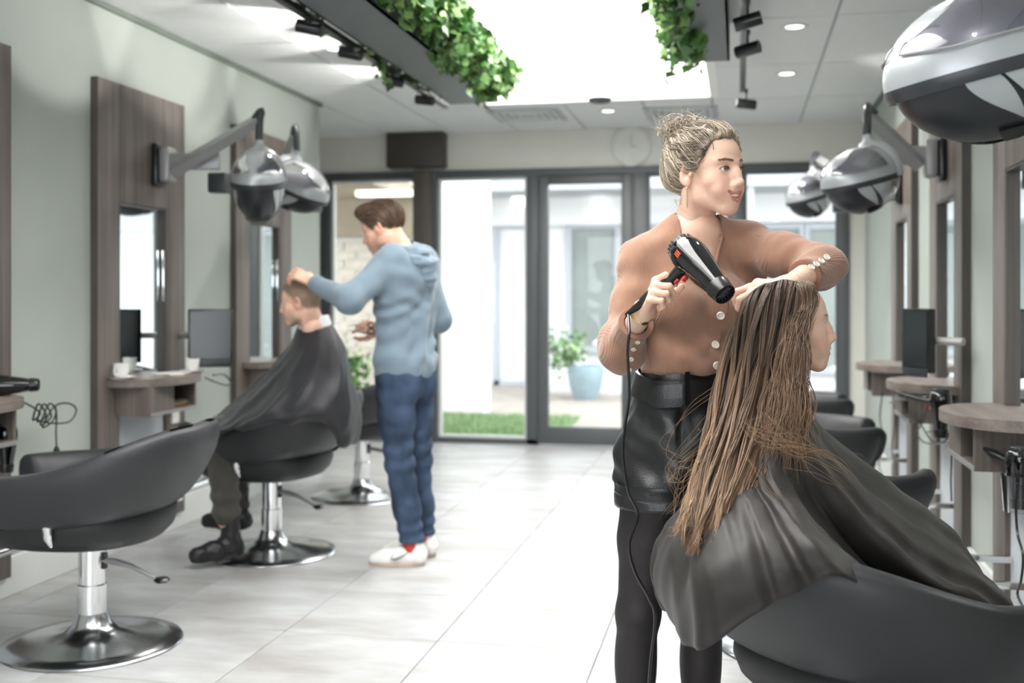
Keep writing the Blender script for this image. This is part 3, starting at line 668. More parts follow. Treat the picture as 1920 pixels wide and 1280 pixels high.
# pots with flowers
M_pot = mat('blue_grey_pot', '8fa3ad', .5, noise=.05)
def pot(u, v, Y, r, h, label, dx=0, leafc=None, n=260, fl=True):
    X = XU(u, Y); t = thing('potted_plant', label, 'potted plant', (X, Y, -.06), group='pots in the courtyard')
    MB().rev([(.001, 0), (r*.62, 0), (r*.9, h*.45), (r, h*.8), (r*.9, h), (r*.82, h), (r*.8, h*.85), (.001, h*.85)], 28).build('pot', M_pot, t)
    p = rng.normal(size=(n, 3))*np.array((r*.7, r*.6, .13))+np.array((dx, 0, h+.15)); p[:, 2] = np.maximum(p[:, 2], .1)
    o = foliage('foliage', None, p, rng.normal(size=(n, 3))+np.array((0, 0, .6)), rng.uniform(.05, .1, n), M_leaf, t); o['kind'] = 'stuff'
    MB().tube([(dx*.3, 0, h*.8), (dx*.6, 0, h+.05), (dx, 0, h+.2)], .012, 6).build('stem', M_stem, t)
    if fl:
        p = rng.normal(size=(90, 3))*np.array((r*.8, r*.6, .13))+np.array((dx-.05, 0, h+.18)); p[:, 2] = np.maximum(p[:, 2], .15)
        o = foliage('blossom', None, p, rng.normal(size=(90, 3)), rng.uniform(.05, .08, 90), M_porc, t); o['kind'] = 'stuff'
pot(1098, 708, 14.6, .25, .46, 'round blue-grey pot with white flowers outside the glass door', dx=-.32)
pot(640, 700, 11.7, .2, .35, 'green bushy potted plant outside the leftmost pane', n=420, fl=False)
pot(1455, 740, 13.5, .24, .42, 'pot plant outside the right pane beyond the client\'s face', n=200)
# low bench wall
tag(MB().box(XU(1030, 15.6), XU(1165, 15.6), 15.5, 15.8, -.06, .22, .01).build('garden_kerb', M_out), 'low white kerb behind the blue-grey pot', 'kerb')
# ---------------------------------------------------------------- small things on the stations
def cup(loc, rz, label, sc=1.0):
    t = thing('coffee_cup', label, 'cup', loc, rz, 'white coffee cups on the left counter')
    MB().rev([(.001, 0), (.024, 0), (.027, .004), (.036, .03), (.039, .068), (.036, .068), (.032, .03), (.001, .008)], 28, c=(0, 0, .012)).build('bowl', M_porc, t)
    MB().tube(crom([(.036, 0, .065), (.058, 0, .066), (.064, 0, .045), (.055, 0, .025), (.033, 0, .028)], 14), .0042, 8).build('handle', M_porc, t)
    MB().rev([(.001, 0), (.045, 0), (.07, .012), (.072, .014), (.05, .007), (.001, .005)], 32).build('saucer', M_porc, t)
    MB().rev([(.001, .055), (.034, .0551), (.034, .056), (.001, .0561)], 24).build('coffee', mat('coffee', '2a1a10', .2), t)
    t.scale = (sc,)*3
    return t
cup((-2.93, YU(361, -2.93), .89), 1.3, 'white coffee cup on a saucer, right of the magazines on the left counter')
cup((-3.04, YU(228, -3.04), .89), -1.6, 'white coffee cup at the mirror end of the left counter')
def magazine(x, y, z, rz, w, h, t_, label, m):
    o = MB().box(-w/2, w/2, -h/2, h/2, 0, t_*.42, .001).box(-w/2, w/2, -h/2, h/2+.001, t_*.46, t_, .001).build('magazine', m, loc=(x, y, z), rz=rz)
    tag(o, label, 'magazine', 'magazines on the left counter'); return o
magazine(-2.945, YU(325, -2.945), .89, .3, .13, .19, .008, 'lower cream magazine beside the coffee cup', mat('cream_paper', 'd8cdbd', .5))
magazine(-2.95, YU(322, -2.95), .8982, -.25, .12, .18, .006, 'upper white magazine lying across the cream one', mat('white_paper', 'e9e7e4', .45))
for k in range(3):
    o = MB().box(-.07, .07, -.1, .1, 0, .011, .002).build('booklet', mat('booklet%d' % k, ['6b5238', '8b6f45', '4a3c30'][k], .6), loc=(-2.99, LSY[1]+.07, .722+k*.0115), rz=.05*k)
    tag(o, ['lowest', 'middle', 'topmost'][k]+' brown booklet in the open shelf under the cups', 'booklet', 'booklets in the left shelf')
def monitor(loc, rz, w, h, label, armv):
    t = thing('monitor', label, 'monitor', loc, rz, 'flat black monitors on wall arms')
    MB().box(-w/2, w/2, -.018, .018, -h/2, h/2, .005).build('housing', M_black, t)
    MB().box(-w/2+.012, w/2-.012, -.0205, -.0175, -h/2+.025, h/2-.012).build('screen', M_screen, t, smooth=0)
    MB().box(-w/2+.01, w/2-.01, -.021, -.016, -h/2-.02, -h/2+.02, .003).build('control_strip', M_dark, t)
    MB().tube([(0, .015, 0), (armv[0]*.5, armv[1]*.5+.01, 0), armv], .018, 8).build('wall_arm', M_alu, t)
XM = -2.86; YM = YU(395, XM)
monitor((XM, YM, ZV(630, XM, YM)), .42, .24, .30, 'black monitor on the left wall between the coffee station and the seated man', (-.18, .18, 0))
XM = .80; YM = YU(1722, XM)
monitor((XM, YM, ZV(638, XM, YM)), -1.05, .19, .29, 'black monitor on the right wall among the far mirrors', (.2, .08, 0))
# cables, holders and dryers
def cable(label, pts, r=.004, n=60, name='power_cable', m=None, group=None):
    P = crom(pts, n); o = MB().tube(P, r, 8).build(name, m or M_black); return tag(o, label, 'cable', group)
def plug_on(o, p, up=(0, 0, 1)):
    p = np.array(p)
    MB().tube([p, p-np.array((0, 0, .02)), p-np.array((0, 0, .045))], [.007, .015, .018], 10).build('plug_body', M_black, o)
    for s in (-1, 1): MB().tube([p+np.array((0, s*.009, -.045)), p+np.array((0, s*.009, -.07))], .0025, 6).build('plug_pin', M_chrome, o)
X0 = -2.98
def L(u, v, X=X0): return PL(u, v, X)
c = cable('black coiled cable with a dangling plug hanging beside the leftmost counter', [L(25, 745, -2.95), L(60, 762), L(75, 775), L(62, 787), L(72, 757), L(86, 778), L(70, 790), L(82, 757), L(96, 780), L(76, 796), L(92, 757), L(105, 770), L(98, 790), L(80, 800), L(102, 762), L(128, 756), L(143, 768), L(130, 790), L(95, 793), L(66, 786)], .0042, 190)
c2_ = cable('thin black cable with two-pin plug hanging from the coil', [L(104, 762), L(106, 780), L(105, 810), L(106, 838)], .0038, 24)
plug_on(c2_, L(106, 836))
def hair_dryer_body(t, M, red=True, sc=1.0, parts_alu=False):
    """local: +x nozzle direction, handle to -z"""
    def put(m, name, mt, par=None, sm=60): m.xf(M); return m.build(name, mt, par or t, smooth=sm)
    R = Matrix.Rotation(PI/2, 4, 'Y')
    put(MB().rev([(.001, -.085), (.030, -.084), (.039, -.076), (.043, -.06), (.044, -.04), (.041, -.015), (.035, .025), (.029, .06), (.026, .078), (.001, .078)], 44, M=R), 'housing', M_gloss)
    nz = put(MB().rev([(.0245, .075), (.0285, .076), (.0295, .08), (.0265, .105), (.0255, .11), (.022, .11), (.021, .09), (.001, .088)], 36, M=R), 'nozzle', M_black)
    g = MB()
    for k in range(7): g.tube([(.104, -.021*math.cos(a_), -.021*math.sin(a_)) if e else (.104, .021*math.cos(a_), .021*math.sin(a_)) for a_ in (k*PI/7,) for e in (0, 1)], .0014, 5)
    g.rev([(.009, .102), (.011, .102), (.011, .105), (.009, .105)], 18, M=R)
    put(g, 'nozzle_grille', M_dark, nz)
    rg = MB()
    for k in range(22):
        a_ = k*2*PI/22; rg.box(-.091, -.080, -.0028, .0028, .032, .0355); rg.v[-1] = rg.v[-1] @ np.array(Matrix.Rotation(a_, 3, 'X')).T
    rg.rev([(.001, -.095), (.026, -.094), (.031, -.09), (.033, -.083), (.001, -.083)], 30, M=R)
    put(rg, 'rear_filter', M_dark)
    hp = [(-.035, 0, -.030), (-.037, 0, -.06), (-.043, 0, -.10), (-.049, 0, -.135), (-.052, 0, -.158)]
    hd = put(MB().tube(hp, [.021, .0165, .0165, .0175, .015], 20, flat=.8, up=(1, 0, 0)), 'handle', M_black)
    put(MB().tube([(-.052, 0, -.155), (-.057, 0, -.18), (-.063, 0, -.21)], [.011, .009, .005], 12), 'cord_sleeve', M_black)
    put(MB().box(-.014, -.006, -.007, .007, -.052, -.036, .002).box(-.0235, -.0185, -.006, .006, -.07, -.056, .002), 'red_switch', mat('red_plastic', 'd2402c', .4), hd)
    return hd
M_gloss = mat('gloss_black', '0d0d0f', .07, noise=.0, coat=.6)
def dryer_thing(label, loc, Mloc, group=None):
    t = thing('hair_dryer', label, 'hair dryer', loc, group=group or 'black hair dryers')
    hair_dryer_body(t, Mloc); return t
# near right dryer in clear holder, nozzle down
hx, hy = .90, YU(1912, .90)
dryer_thing('hair dryer with an orange mark parked nozzle-down in a clear holder at the right edge', (hx, hy, .72), Matrix.Rotation(PI/2, 4, 'Y') @ Matrix.Rotation(1.2, 4, 'X'))
hl = thing('dryer_holder', 'clear plastic ring holder of the dryer at the right edge', 'holder', (hx, hy, .70))
MB().rev([(.046, -.10), (.05, -.10), (.058, .02), (.054, .02), (.046, -.10)], 32, cap=False).build('cup', glass('clear_plastic', (.85, .87, .9), .12), hl)
MB().box(.05, .09, -.01, .01, -.02, .0).build('bracket', M_chrome, hl)
# dryer lying on the middle right counter
q = PL(1764, 738, .82)
dryer_thing('black hair dryer hanging nozzle-down beside the middle right counter', (q[0], q[1], .83), Matrix.Rotation(PI/2, 4, 'Y') @ Matrix.Rotation(.7, 4, 'X'))
sk = tag(MB().tube(crom([PL(1668, 755, .74), PL(1700, 748, .76), PL(1735, 745, .82), PL(1762, 742, .88)], 24), np.interp(np.linspace(0, 1, 24), [0, .2, .6, 1], [.006, .014, .018, .012]), 10, flat=.5).build('hair_straightener', M_black), 'flat black hair straightener resting off the middle right counter', 'hair straightener')
q = L(20, 728, -2.98)
dryer_thing('black hair dryer lying on the counter cut by the left edge', (q[0], q[1], .935), Matrix.Rotation(.4, 4, 'Z') @ Matrix.Rotation(1.5, 4, 'X'))
q = PL(12, 835, -2.95)
dryer_thing('black hair dryer hanging under the counter cut by the left edge', (q[0], q[1], q[2]), Matrix.Rotation(PI/2, 4, 'Y'))
RX = .84
def Rr(u, v, X=RX): return PL(u, v, X)
cable('black cable looping from the dryer at the right edge to the floor', [Rr(1908, 905), Rr(1905, 950), Rr(1908, 1000), Rr(1918, 1040), Rr(1915, 1085), Rr(1908, 1115), Rr(1925, 1150)], .004)
o = cable('cable with plug hanging under the nearest right counter box', [Rr(1700, 742), Rr(1716, 775), Rr(1738, 815), Rr(1755, 832), Rr(1778, 830), Rr(1784, 850), Rr(1783, 900), Rr(1784, 940)], .0035)
cable('looped black cable between the middle and near right counters', [Rr(1745, 750), Rr(1730, 790), Rr(1720, 812), Rr(1735, 830), Rr(1768, 828), Rr(1778, 812), Rr(1760, 806), Rr(1735, 810)], .0035)
cable('dark cable hanging in a wave from the farthest right counter', [Rr(1655, 735), Rr(1650, 780), Rr(1655, 830), Rr(1648, 870), Rr(1655, 900), Rr(1640, 940)], .004)
cable('thin cable hanging below the middle right counter', [Rr(1672, 716), Rr(1678, 790), Rr(1672, 840), Rr(1680, 880)], .003)
cable('black flex draped under the coffee counter', [L(385, 708, -2.9), L(405, 716, -2.9), L(425, 722, -2.95), L(433, 716), L(420, 702), L(400, 703, -2.9)], .005)
# ---------------------------------------------------------------- implicit-surface sculpting (numpy field + surface nets)
class Field:
    def __init__(s, lo, hi, h):
        s.lo = np.array(lo, float); s.h = h; s.n = (np.ceil((np.array(hi)-s.lo)/h)).astype(int)+1
        s.d = np.full(s.n, 1.0, np.float32)
        s.ax = [s.lo[i]+h*np.arange(s.n[i], dtype=np.float32) for i in range(3)]
    def _sub(s, lo, hi):
        a = np.clip(np.floor((np.array(lo)-s.lo)/s.h).astype(int), 0, s.n); b = np.clip(np.ceil((np.array(hi)-s.lo)/s.h).astype(int)+1, 0, s.n)
        if (b-a).min() <= 0: return None, None
        sl = tuple(slice(a[i], b[i]) for i in range(3))
        X, Y, Z = np.meshgrid(s.ax[0][sl[0]], s.ax[1][sl[1]], s.ax[2][sl[2]], indexing='ij', sparse=True)
        return sl, (X, Y, Z)
    def _comb(s, sl, d, k, mode):
        D = s.d[sl]
        if mode == 'u':
            if k: h = np.maximum(k-np.abs(D-d), 0)/k; s.d[sl] = np.minimum(D, d)-h*h*k*.25
            else: s.d[sl] = np.minimum(D, d)
        elif mode == 's':
            if k: h = np.maximum(k-np.abs(D+d), 0)/k; s.d[sl] = np.maximum(D, -d)+h*h*k*.25
            else: s.d[sl] = np.maximum(D, -d)
    def cap(s, a, b, ra, rb=None, k=.01, mode='u'):
        rb = ra if rb is None else rb; a = np.array(a, float); b = np.array(b, float); m = max(ra, rb)+k+2*s.h
        sl, G = s._sub(np.minimum(a, b)-m, np.maximum(a, b)+m)
        if sl is None: return s
        ba = b-a; L = (ba*ba).sum()+1e-12
        t = ((G[0]-a[0])*ba[0]+(G[1]-a[1])*ba[1]+(G[2]-a[2])*ba[2])/L; t = np.clip(t, 0, 1)
        d = np.sqrt((G[0]-a[0]-t*ba[0])**2+(G[1]-a[1]-t*ba[1])**2+(G[2]-a[2]-t*ba[2])**2)-(ra+(rb-ra)*t)
        s._comb(sl, d, k, mode); return s
    def ell(s, c, r, R=None, k=.01, mode='u'):
        c = np.array(c, float); r = np.array(r, float); m = (r.max() if R is not None else r)+k*2.2+4*s.h+(.06 if k == 0 and mode == 'u' else 0)
        sl, G = s._sub(c-m, c+m)
        if sl is None: return s
        x, y, z = G[0]-c[0], G[1]-c[1], G[2]-c[2]
        if R is not None:
            R = np.array(R)[:3, :3]; x, y, z = (R[0, 0]*x+R[1, 0]*y+R[2, 0]*z, R[0, 1]*x+R[1, 1]*y+R[2, 1]*z, R[0, 2]*x+R[1, 2]*y+R[2, 2]*z)
        k0 = np.sqrt((x/r[0])**2+(y/r[1])**2+(z/r[2])**2); k1 = np.sqrt((x/r[0]**2)**2+(y/r[1]**2)**2+(z/r[2]**2)**2)+1e-9
        s._comb(sl, (k0*(k0-1)/k1).astype(np.float32), k, mode); return s
    def chain(s, P, R, k=.01, mode='u'):
        for i in range(len(P)-1): s.cap(P[i], P[i+1], R[i], R[i+1], k if i or mode == 's' else k, mode)
        return s
    def plane(s, p, n, k=0):   # keep the side where (x-p).n < 0
        n = np.array(n, float); n /= np.linalg.norm(n); sl, G = s._sub(s.lo, s.lo+s.h*s.n)
        d = (G[0]-p[0])*n[0]+(G[1]-p[1])*n[1]+(G[2]-p[2])*n[2]
        s._comb(sl, -d, k, 's'); return s
    def mesh(s, iso=0.0):
        d = s.d-iso; neg = d < 0; n = s.n
        c = np.zeros(tuple(n-1), np.uint8)
        for i in (0, 1):
            for j in (0, 1):
                for k in (0, 1): c += neg[i:n[0]-1+i, j:n[1]-1+j, k:n[2]-1+k]
        act = (c > 0) & (c < 8); idx = np.argwhere(act); m = len(idx)
        vid = np.full(act.shape, -1, np.int64); vid[tuple(idx.T)] = np.arange(m)
        acc = np.zeros((m, 3)); cnt = np.zeros(m); corners = [(i, j, k) for i in (0, 1) for j in (0, 1) for k in (0, 1)]
        val = {q: d[idx[:, 0]+q[0], idx[:, 1]+q[1], idx[:, 2]+q[2]] for q in corners}
        for q in corners:
            for ax in range(3):
                if q[ax] == 0:
                    q2 = tuple(q[i]+(i == ax) for i in range(3)); a, b = val[q], val[q2]; x = (a < 0) != (b < 0)
                    t = np.where(x, a/(a-b+1e-20), 0); p = np.array(q, float)[None]+np.zeros((m, 3)); p[:, ax] += t
                    acc += p*x[:, None]; cnt += x
        V = s.lo+s.h*(idx+acc/np.maximum(cnt, 1)[:, None]); Fs = []
        for ax in range(3):
            o1, o2 = [(1, 2), (2, 0), (0, 1)][ax]
            sh = [slice(None)]*3; sa, sb = sh[:], sh[:]; sa[ax] = slice(0, n[ax]-1); sb[ax] = slice(1, n[ax])
            A, B = neg[tuple(sa)], neg[tuple(sb)]; e = np.argwhere(A != B)
            e = e[(e[:, o1] > 0) & (e[:, o2] > 0) & (e[:, o1] < n[o1]-1) & (e[:, o2] < n[o2]-1)]
            if not len(e): continue
            fl = A[tuple(e.T)]
            def g(d1, d2):
                x = e.copy(); x[:, o1] -= d1; x[:, o2] -= d2; return vid[tuple(x.T)]
            q = np.stack([g(1, 1), g(0, 1), g(0, 0), g(1, 0)], 1); q[~fl] = q[~fl][:, ::-1]; Fs.append(q)
        return V, np.concatenate(Fs).astype(np.int32)
    def at(s, P):
        g = (np.asarray(P)-s.lo)/s.h; g = np.clip(g, 0, s.n-1.001); i = g.astype(int); f = g-i; out = 0
        for a in (0, 1):
            for b in (0, 1):
                for c in (0, 1):
                    w = (f[:, 0] if a else 1-f[:, 0])*(f[:, 1] if b else 1-f[:, 1])*(f[:, 2] if c else 1-f[:, 2])
                    out = out+w*s.d[i[:, 0]+a, i[:, 1]+b, i[:, 2]+c]
        return out
    def grad(s, P):
        e = s.h*1.0; g = np.stack([s.at(P+np.eye(3)[i]*e)-s.at(P-np.eye(3)[i]*e) for i in range(3)], 1)
        return g/(np.linalg.norm(g, axis=1)[:, None]+1e-9)
def smooth_mesh(V, Fq, it=1, lam=.5):
    e = np.concatenate([Fq[:, [i, (i+1) % 4]] for i in range(4)]); n = len(V)
    for _ in range(it):
        s = np.zeros((n, 3)); c = np.zeros(n)
        for k in range(3): s[:, k] = np.bincount(e[:, 0], V[e[:, 1], k], n)+np.bincount(e[:, 1], V[e[:, 0], k], n)
        c = np.bincount(e[:, 0], minlength=n)+np.bincount(e[:, 1], minlength=n); V = V+(s/np.maximum(c, 1)[:, None]-V)*lam
    return V
def snoise(P, sc, seed=0, oct=2):
    """cheap smooth pseudo-noise in about -1..1"""
    r = np.random.default_rng(seed); out = 0; a = 1; tot = 0
    for o in range(oct):
        for _ in range(5):
            k = r.normal(size=3); k = k/np.linalg.norm(k)*sc*r.uniform(.7, 1.4); out = out+a*np.sin(P @ k*6.283+r.uniform(0, 6.28)); 
        tot += a*2.2; a *= .5; sc *= 2.1
    return out/tot
def fold(P, k, ph=0): return np.sin(P @ np.array(k)+ph)
def vnormals(V, Fq):
    a = V[Fq[:, 0]]; n = np.cross(V[Fq[:, 2]]-a, V[Fq[:, 3]]-V[Fq[:, 1]]); out = np.zeros_like(V)
    for k in range(4):
        for j in range(3): out[:, j] += np.bincount(Fq[:, k], n[:, j], len(V))
    return out/(np.linalg.norm(out, axis=1)[:, None]+1e-12)
def joinm(parts):
    V = []; Fs = []; C = []; n = 0
    for p in parts:
        V.append(p[0]); Fs.append(p[1]+n); n += len(p[0]); C.append(p[2])
    return np.concatenate(V), np.concatenate(Fs).astype(np.int32), np.concatenate(C)
def xfm(M, V): A = np.array(M); return V @ A[:3, :3].T+A[:3, 3]
def strands(name, P, r, m, parent, sides=3, cols=None, taper=True):
    """P: (n, k, 3) polylines -> one mesh of thin tubes"""
    n, k = P.shape[:2]; t = np.gradient(P, axis=1); t /= np.linalg.norm(t, axis=2)[..., None]+1e-9
    ref = np.array((.31, .83, .46)); u = np.cross(t, ref); u /= np.linalg.norm(u, axis=2)[..., None]+1e-9; w = np.cross(t, u)
    r = np.asarray(r, float); r = r if r.ndim else np.full(n, r)
    tp = np.ones(k)
    if taper: tp = np.minimum(1, (1-np.linspace(0, 1, k))*5+.15)
    rr = (r[:, None]*tp[None])[..., None]; ring = [P+rr*(math.cos(a)*u+math.sin(a)*w) for a in np.arange(sides)*2*PI/sides]
    V = np.stack(ring, 2).reshape(-1, 3)
    i, j, s_ = np.meshgrid(np.arange(n), np.arange(k-1), np.arange(sides), indexing='ij'); b = (i*k+j)*sides
    f = np.stack([b+s_, b+(s_+1) % sides, b+sides+(s_+1) % sides, b+sides+s_], -1).reshape(-1, 4).astype(np.int32)
    c = None if cols is None else np.repeat(np.broadcast_to(np.asarray(cols).reshape(n, -1, 3), (n, k, 3)).reshape(-1, 3), sides, 0)
    o = mk(name, V, f, m, parent, smooth=180, cols=c if c is not None else np.ones((len(V), 3)))
    return o
# ---------------------------------------------------------------- materials for people
M_skin = mat('skin', 'e0b8a2', .45, noise=.02, nscale=60, vcol='paint', sss=.25, spec=.35, bump=.03, bscale=900)
def hairmat(name, rough=.38):
    m = mat(name, '000000', rough, noise=.0, vcol='paint', spec=.5); m.node_tree.nodes['Principled BSDF'].inputs['Sheen Weight'].default_value = .1; return m
M_hair = hairmat('hair')
M_eye = mat('eyeball', 'e8e4e0', .12, noise=0, vcol='paint', coat=.5)
M_teeth = mat('teeth', 'f0ece4', .2, noise=0)
SKIN_F = np.array(hexc('e6bfa9')); SKIN_M = np.array(hexc('e0b39c')); SKIN_O = np.array(hexc('e2b8a2'))
# ---------------------------------------------------------------- head (local: face towards +y, z up, origin between the ears at eye level)
def make_head(p, h=.0018):
    g = lambda k, d: p.get(k, d)
    male = g('male', 0)
    f = Field((-.105, -.135, -.24), (.105, .135, .135), h)
    f.ell((0, -.020, .034), (.0755, .094, .082), k=0)
    f.ell((0, .022, .020), (.064, .062, .078), k=.03)
    f.ell((0, .030, -.038), (.052+.003*male, .050, .058), k=.03)
    jw = .0435+.008*male
    for s in (-1, 1):
        f.chain([(s*(jw+.008), -.012, -.026), (s*jw, .004, -.066), (s*.016, .056, -.098)], [.018, .0155, .0145], k=.03)
        f.ell((s*.043, .046, -.028), (.020, .018, .016), k=.026)
        f.ell((s*.031, .060, -.052), (.020, .018, .022), k=.022)
    f.ell((0, .0665, -.099), (.016+.005*male, .0145, .0140), k=.02)
    # brow ridge
    for s in (-1, 1): f.cap((s*.046, .060, .022), (s*.013, .077, .018), .008+.0015*male, .0085, k=.014)
    # eye sockets
    for s in (-1, 1): f.ell((s*.032, .096, .002), (.0215, .019, .0145), k=.014, mode='s')
    # nose
    f.chain([(0, .0775, .008), (0, .0870, -.012), (0, .0975, -.032)], [.0078, .0085, .0092], k=.018)
    f.ell((0, .1000, -.0360), (.0088, .0088, .0080), k=.008)
    for s in (-1, 1):
        f.ell((s*.0125, .0900, -.0400), (.0070, .0100, .0068), k=.009)
        f.ell((s*.0062, .0955, -.0475), (.0033, .0052, .0032), k=.003, mode='s')
    f.cap((0, .093, -.042), (0, .087, -.049), .0042, .0035, k=.006)
    # mouth mound, lips
    f.ell((0, .0685, -.066), (.030, .0215, .026), k=.020); f.ell((0, .0785, -.053), (.015, .0095, .011), k=.012)
    sm = g('smile', 0)
    cx, cz = .0245+.0080*sm, -.0645+.0100*sm
    op = .0042*sm+.0002
    up = [(-cx, .0745-.002*sm, cz), (-.014, .0845, -.0625+op*.45), (-.004, .0895, -.0605+op*.45), (.004, .0895, -.0605+op*.45), (.014, .0845, -.0625+op*.45), (cx, .0745-.002*sm, cz)]
    lo = [(-cx, .0745-.002*sm, cz-.001), (-.013, .0835, -.0705-op), (0, .0875, -.0735-op), (.013, .0835, -.0705-op), (cx, .0745-.002*sm, cz-.001)]
    if sm: 
        for i in range(2): f.chain([(-cx*.86, .080, cz-.0018), (-.011, .0885, -.0667-op*.2), (.011, .0885, -.0667-op*.2), (cx*.86, .080, cz-.0018)], [.0022, .0055, .0055, .0022], k=.003, mode='s')
    f.chain(up, [.0016, .0036, .0042, .0042, .0036, .0016], k=.0030)
    f.chain(lo, [.0016, .0040, .0050-.0006*sm, .0040, .0016], k=.0030)
    if not sm: f.chain([(-cx, .079, cz-.0005), (-.010, .0925, -.0664), (.010, .0925, -.0664), (cx, .079, cz-.0005)], [.0008, .0012, .0012, .0008], k=.0022, mode='s')
    if sm:   # smile folds
        for s in (-1, 1): f.ell((s*.038, .060, -.050), (.016, .016, .016), k=.012)
    # eyelids with almond aperture
    EY = .0655
    for s in (-1, 1):
        f.ell((s*.0315, EY, .001), (.0148, .0146, .0142), k=.0045)
        R = Matrix.Rotation(-s*.10, 3, 'Y')
        f.ell((s*.0320, EY+.0135, .0005-.001*g('closed', 0)), (.0140, .0135, .0056*(1-.93*g('closed', 0))+.0002), R=R, k=.0012, mode='s')
    # ears
    for s in ((-1, 1) if g('ears', 1) else ()):
        R = Matrix.Rotation(s*.32, 3, 'Z') @ Matrix.Rotation(-.18, 3, 'X')
        f.ell((s*.0785, -.012, -.008), (.0075, .0175, .030), R=R, k=.008)
        f.ell((s*.0845, -.008, -.002), (.0060, .0100, .019), R=R, k=.004, mode='s')
        f.ell((s*.0800, -.008, -.031), (.005, .0085, .0095), R=R, k=.006)
        f.ell((s*.0810, .0035, -.010), (.0035, .0045, .006), R=R, k=.004)
    # neck
    nr = .0455+.012*male
    nb = g('neck', (0, -.045, -.24))
    f.cap((0, -.030, -.055), nb, nr, nr+.006, k=.03)
    for s in (-1, 1): f.cap((s*.046, -.035, -.06), (s*.018, nb[1]+.055, -.235), .010, .010, k=.03)
    V, Fq = f.mesh(); V = smooth_mesh(V, Fq, 1, .35)
    # paint
    base = np.array(g('skin', SKIN_F)); C = np.tile(base, (len(V), 1))
    def blend(w, col, amt=1):
        w = (np.clip(w, 0, 1)*amt)[:, None]; C[:] = C*(1-w)+np.array(col)*w
    ax = np.abs(V[:, 0])
    def g3(c, r): return np.exp(-(((ax-c[0])/r[0])**2+((V[:, 1]-c[1])/r[1])**2+((V[:, 2]-c[2])/r[2])**2))
    red = np.array(hexc('d98573'))
    blend(g3((.042, .055, -.040), (.022, .03, .02)), red, .45*g('blush', 1)); blend(g3((0, .105, -.038), (.011, .02, .010)), red, .35); blend(g3((.082, -.01, -.01), (.02, .03, .035)), red, .3)
    lip = np.array(hexc(g('lip', 'c4665c')))
    def dch(P):
        dd = np.full(len(V), 9.); P = np.array(P)
        for i in range(len(P)-1):
            ba = P[i+1]-P[i]; t = np.clip(((V-P[i]) @ ba)/(ba @ ba), 0, 1); dd = np.minimum(dd, np.linalg.norm(V-P[i]-t[:, None]*ba, axis=1))
        return dd
    dl = np.minimum(dch(up)-.0042, dch(lo)-.0048); blend((.0028-dl)/.0016*(V[:, 1] > .07), lip, g('lipamt', .9))
    # eyeliner and lashes
    for s in (-1, 1):
        e = np.sqrt(((V[:, 0]-s*.032)/.0140)**2+((V[:, 2]-.0008)/.0068)**2); fr_ = V[:, 1] > .066
        rim = np.exp(-((e-.93)/.16)**2)*fr_*(.35+.65*(V[:, 2] > .0008)); blend(rim, hexc('3a2722'), g('liner', .75))
        sh_ = np.exp(-((V[:, 0]-s*.033)/.018)**2-((V[:, 2]-.012)/.008)**2)*fr_; blend(sh_, hexc('a9735f'), .35*g('liner', .75))
    # brows painted under brow hairs
    def brow_z(x): return g('browz', .0205)+.0035*np.sin(np.clip((x-.010)/.040, 0, 1)*PI*.8)
    bz = np.exp(-((V[:, 2]-brow_z(ax))/.0030)**2)*(ax > .011)*(ax < .052)*(V[:, 1] > .04)*np.clip((ax-.009)/.008, 0, 1)*np.clip((.056-ax)/.014, 0, 1)
    blend(bz, hexc(g('brow', '6a4c3a')), .75)
    if g('stubble', 0):
        sb = np.clip((-.042-V[:, 2])/.015, 0, 1)*(V[:, 2] > -.125)*(V[:, 1] > -.015)*np.clip(dl/.004, 0, 1); blend(sb, hexc(g('stubcol', '6b5546')), g('stubble', 0))
    if g('buzz', 0):   # cropped hair painted on the scalp
        hl = V[:, 2]-(.055-.10*np.clip((.055-V[:, 1])/.10, 0, 1)); sb = np.clip(hl/.012, 0, 1)*(ax < .079)*np.clip((V[:, 2]+.055)/.01, 0, 1)*np.clip((.07-V[:, 1])/.03, 0, 1); blend(sb, hexc(g('buzzcol', '7d6a5c')), g('buzz', 0))
    return f, V, Fq, C, brow_z
def head_extras(t, M, p, iris='5a6a62', gaze=(0, 1, 0)):
    # eyeballs
    for s in (-1, 1):
        c = np.array((s*.0315, .0655, .001)); n = 28; P = []; g_ = np.array(gaze, float); g_ /= np.linalg.norm(g_)
        u = np.cross(g_, (0, 0, 1)); u /= np.linalg.norm(u); w = np.cross(u, g_); cols = []
        for a in np.linspace(0, PI, 34):
            r = .0127+(.0006 if a < .45 else 0)*math.cos(a*PI/.9)
            P.append([c+r*(math.cos(a)*g_+math.sin(a)*(math.cos(b)*u+math.sin(b)*w)) for b in np.arange(n)*2*PI/n])
            col = (.006, .006, .006) if a < .17 else hexc(iris) if a < .40 else (.05, .05, .05) if a < .47 else (.78, .72, .70); cols += [col]*n
        m = MB().grid(np.array(P), cv=True); v = xfm(M, m.v[0]); mk('eye', v, m.f, M_eye, t, smooth=180, cols=np.array(cols))
    if p.get('smile'):
        m = MB(); xs_ = np.linspace(-1, 1, 25)
        P = [[(x*.028, .0862-.0130*x*x, z+.0080*x*x) for x in xs_] for z in (-.0600, -.0655, -.0700)]
        m.grid(np.array(P)); m.xf(M); m.build('teeth', M_teeth, t, smooth=180)
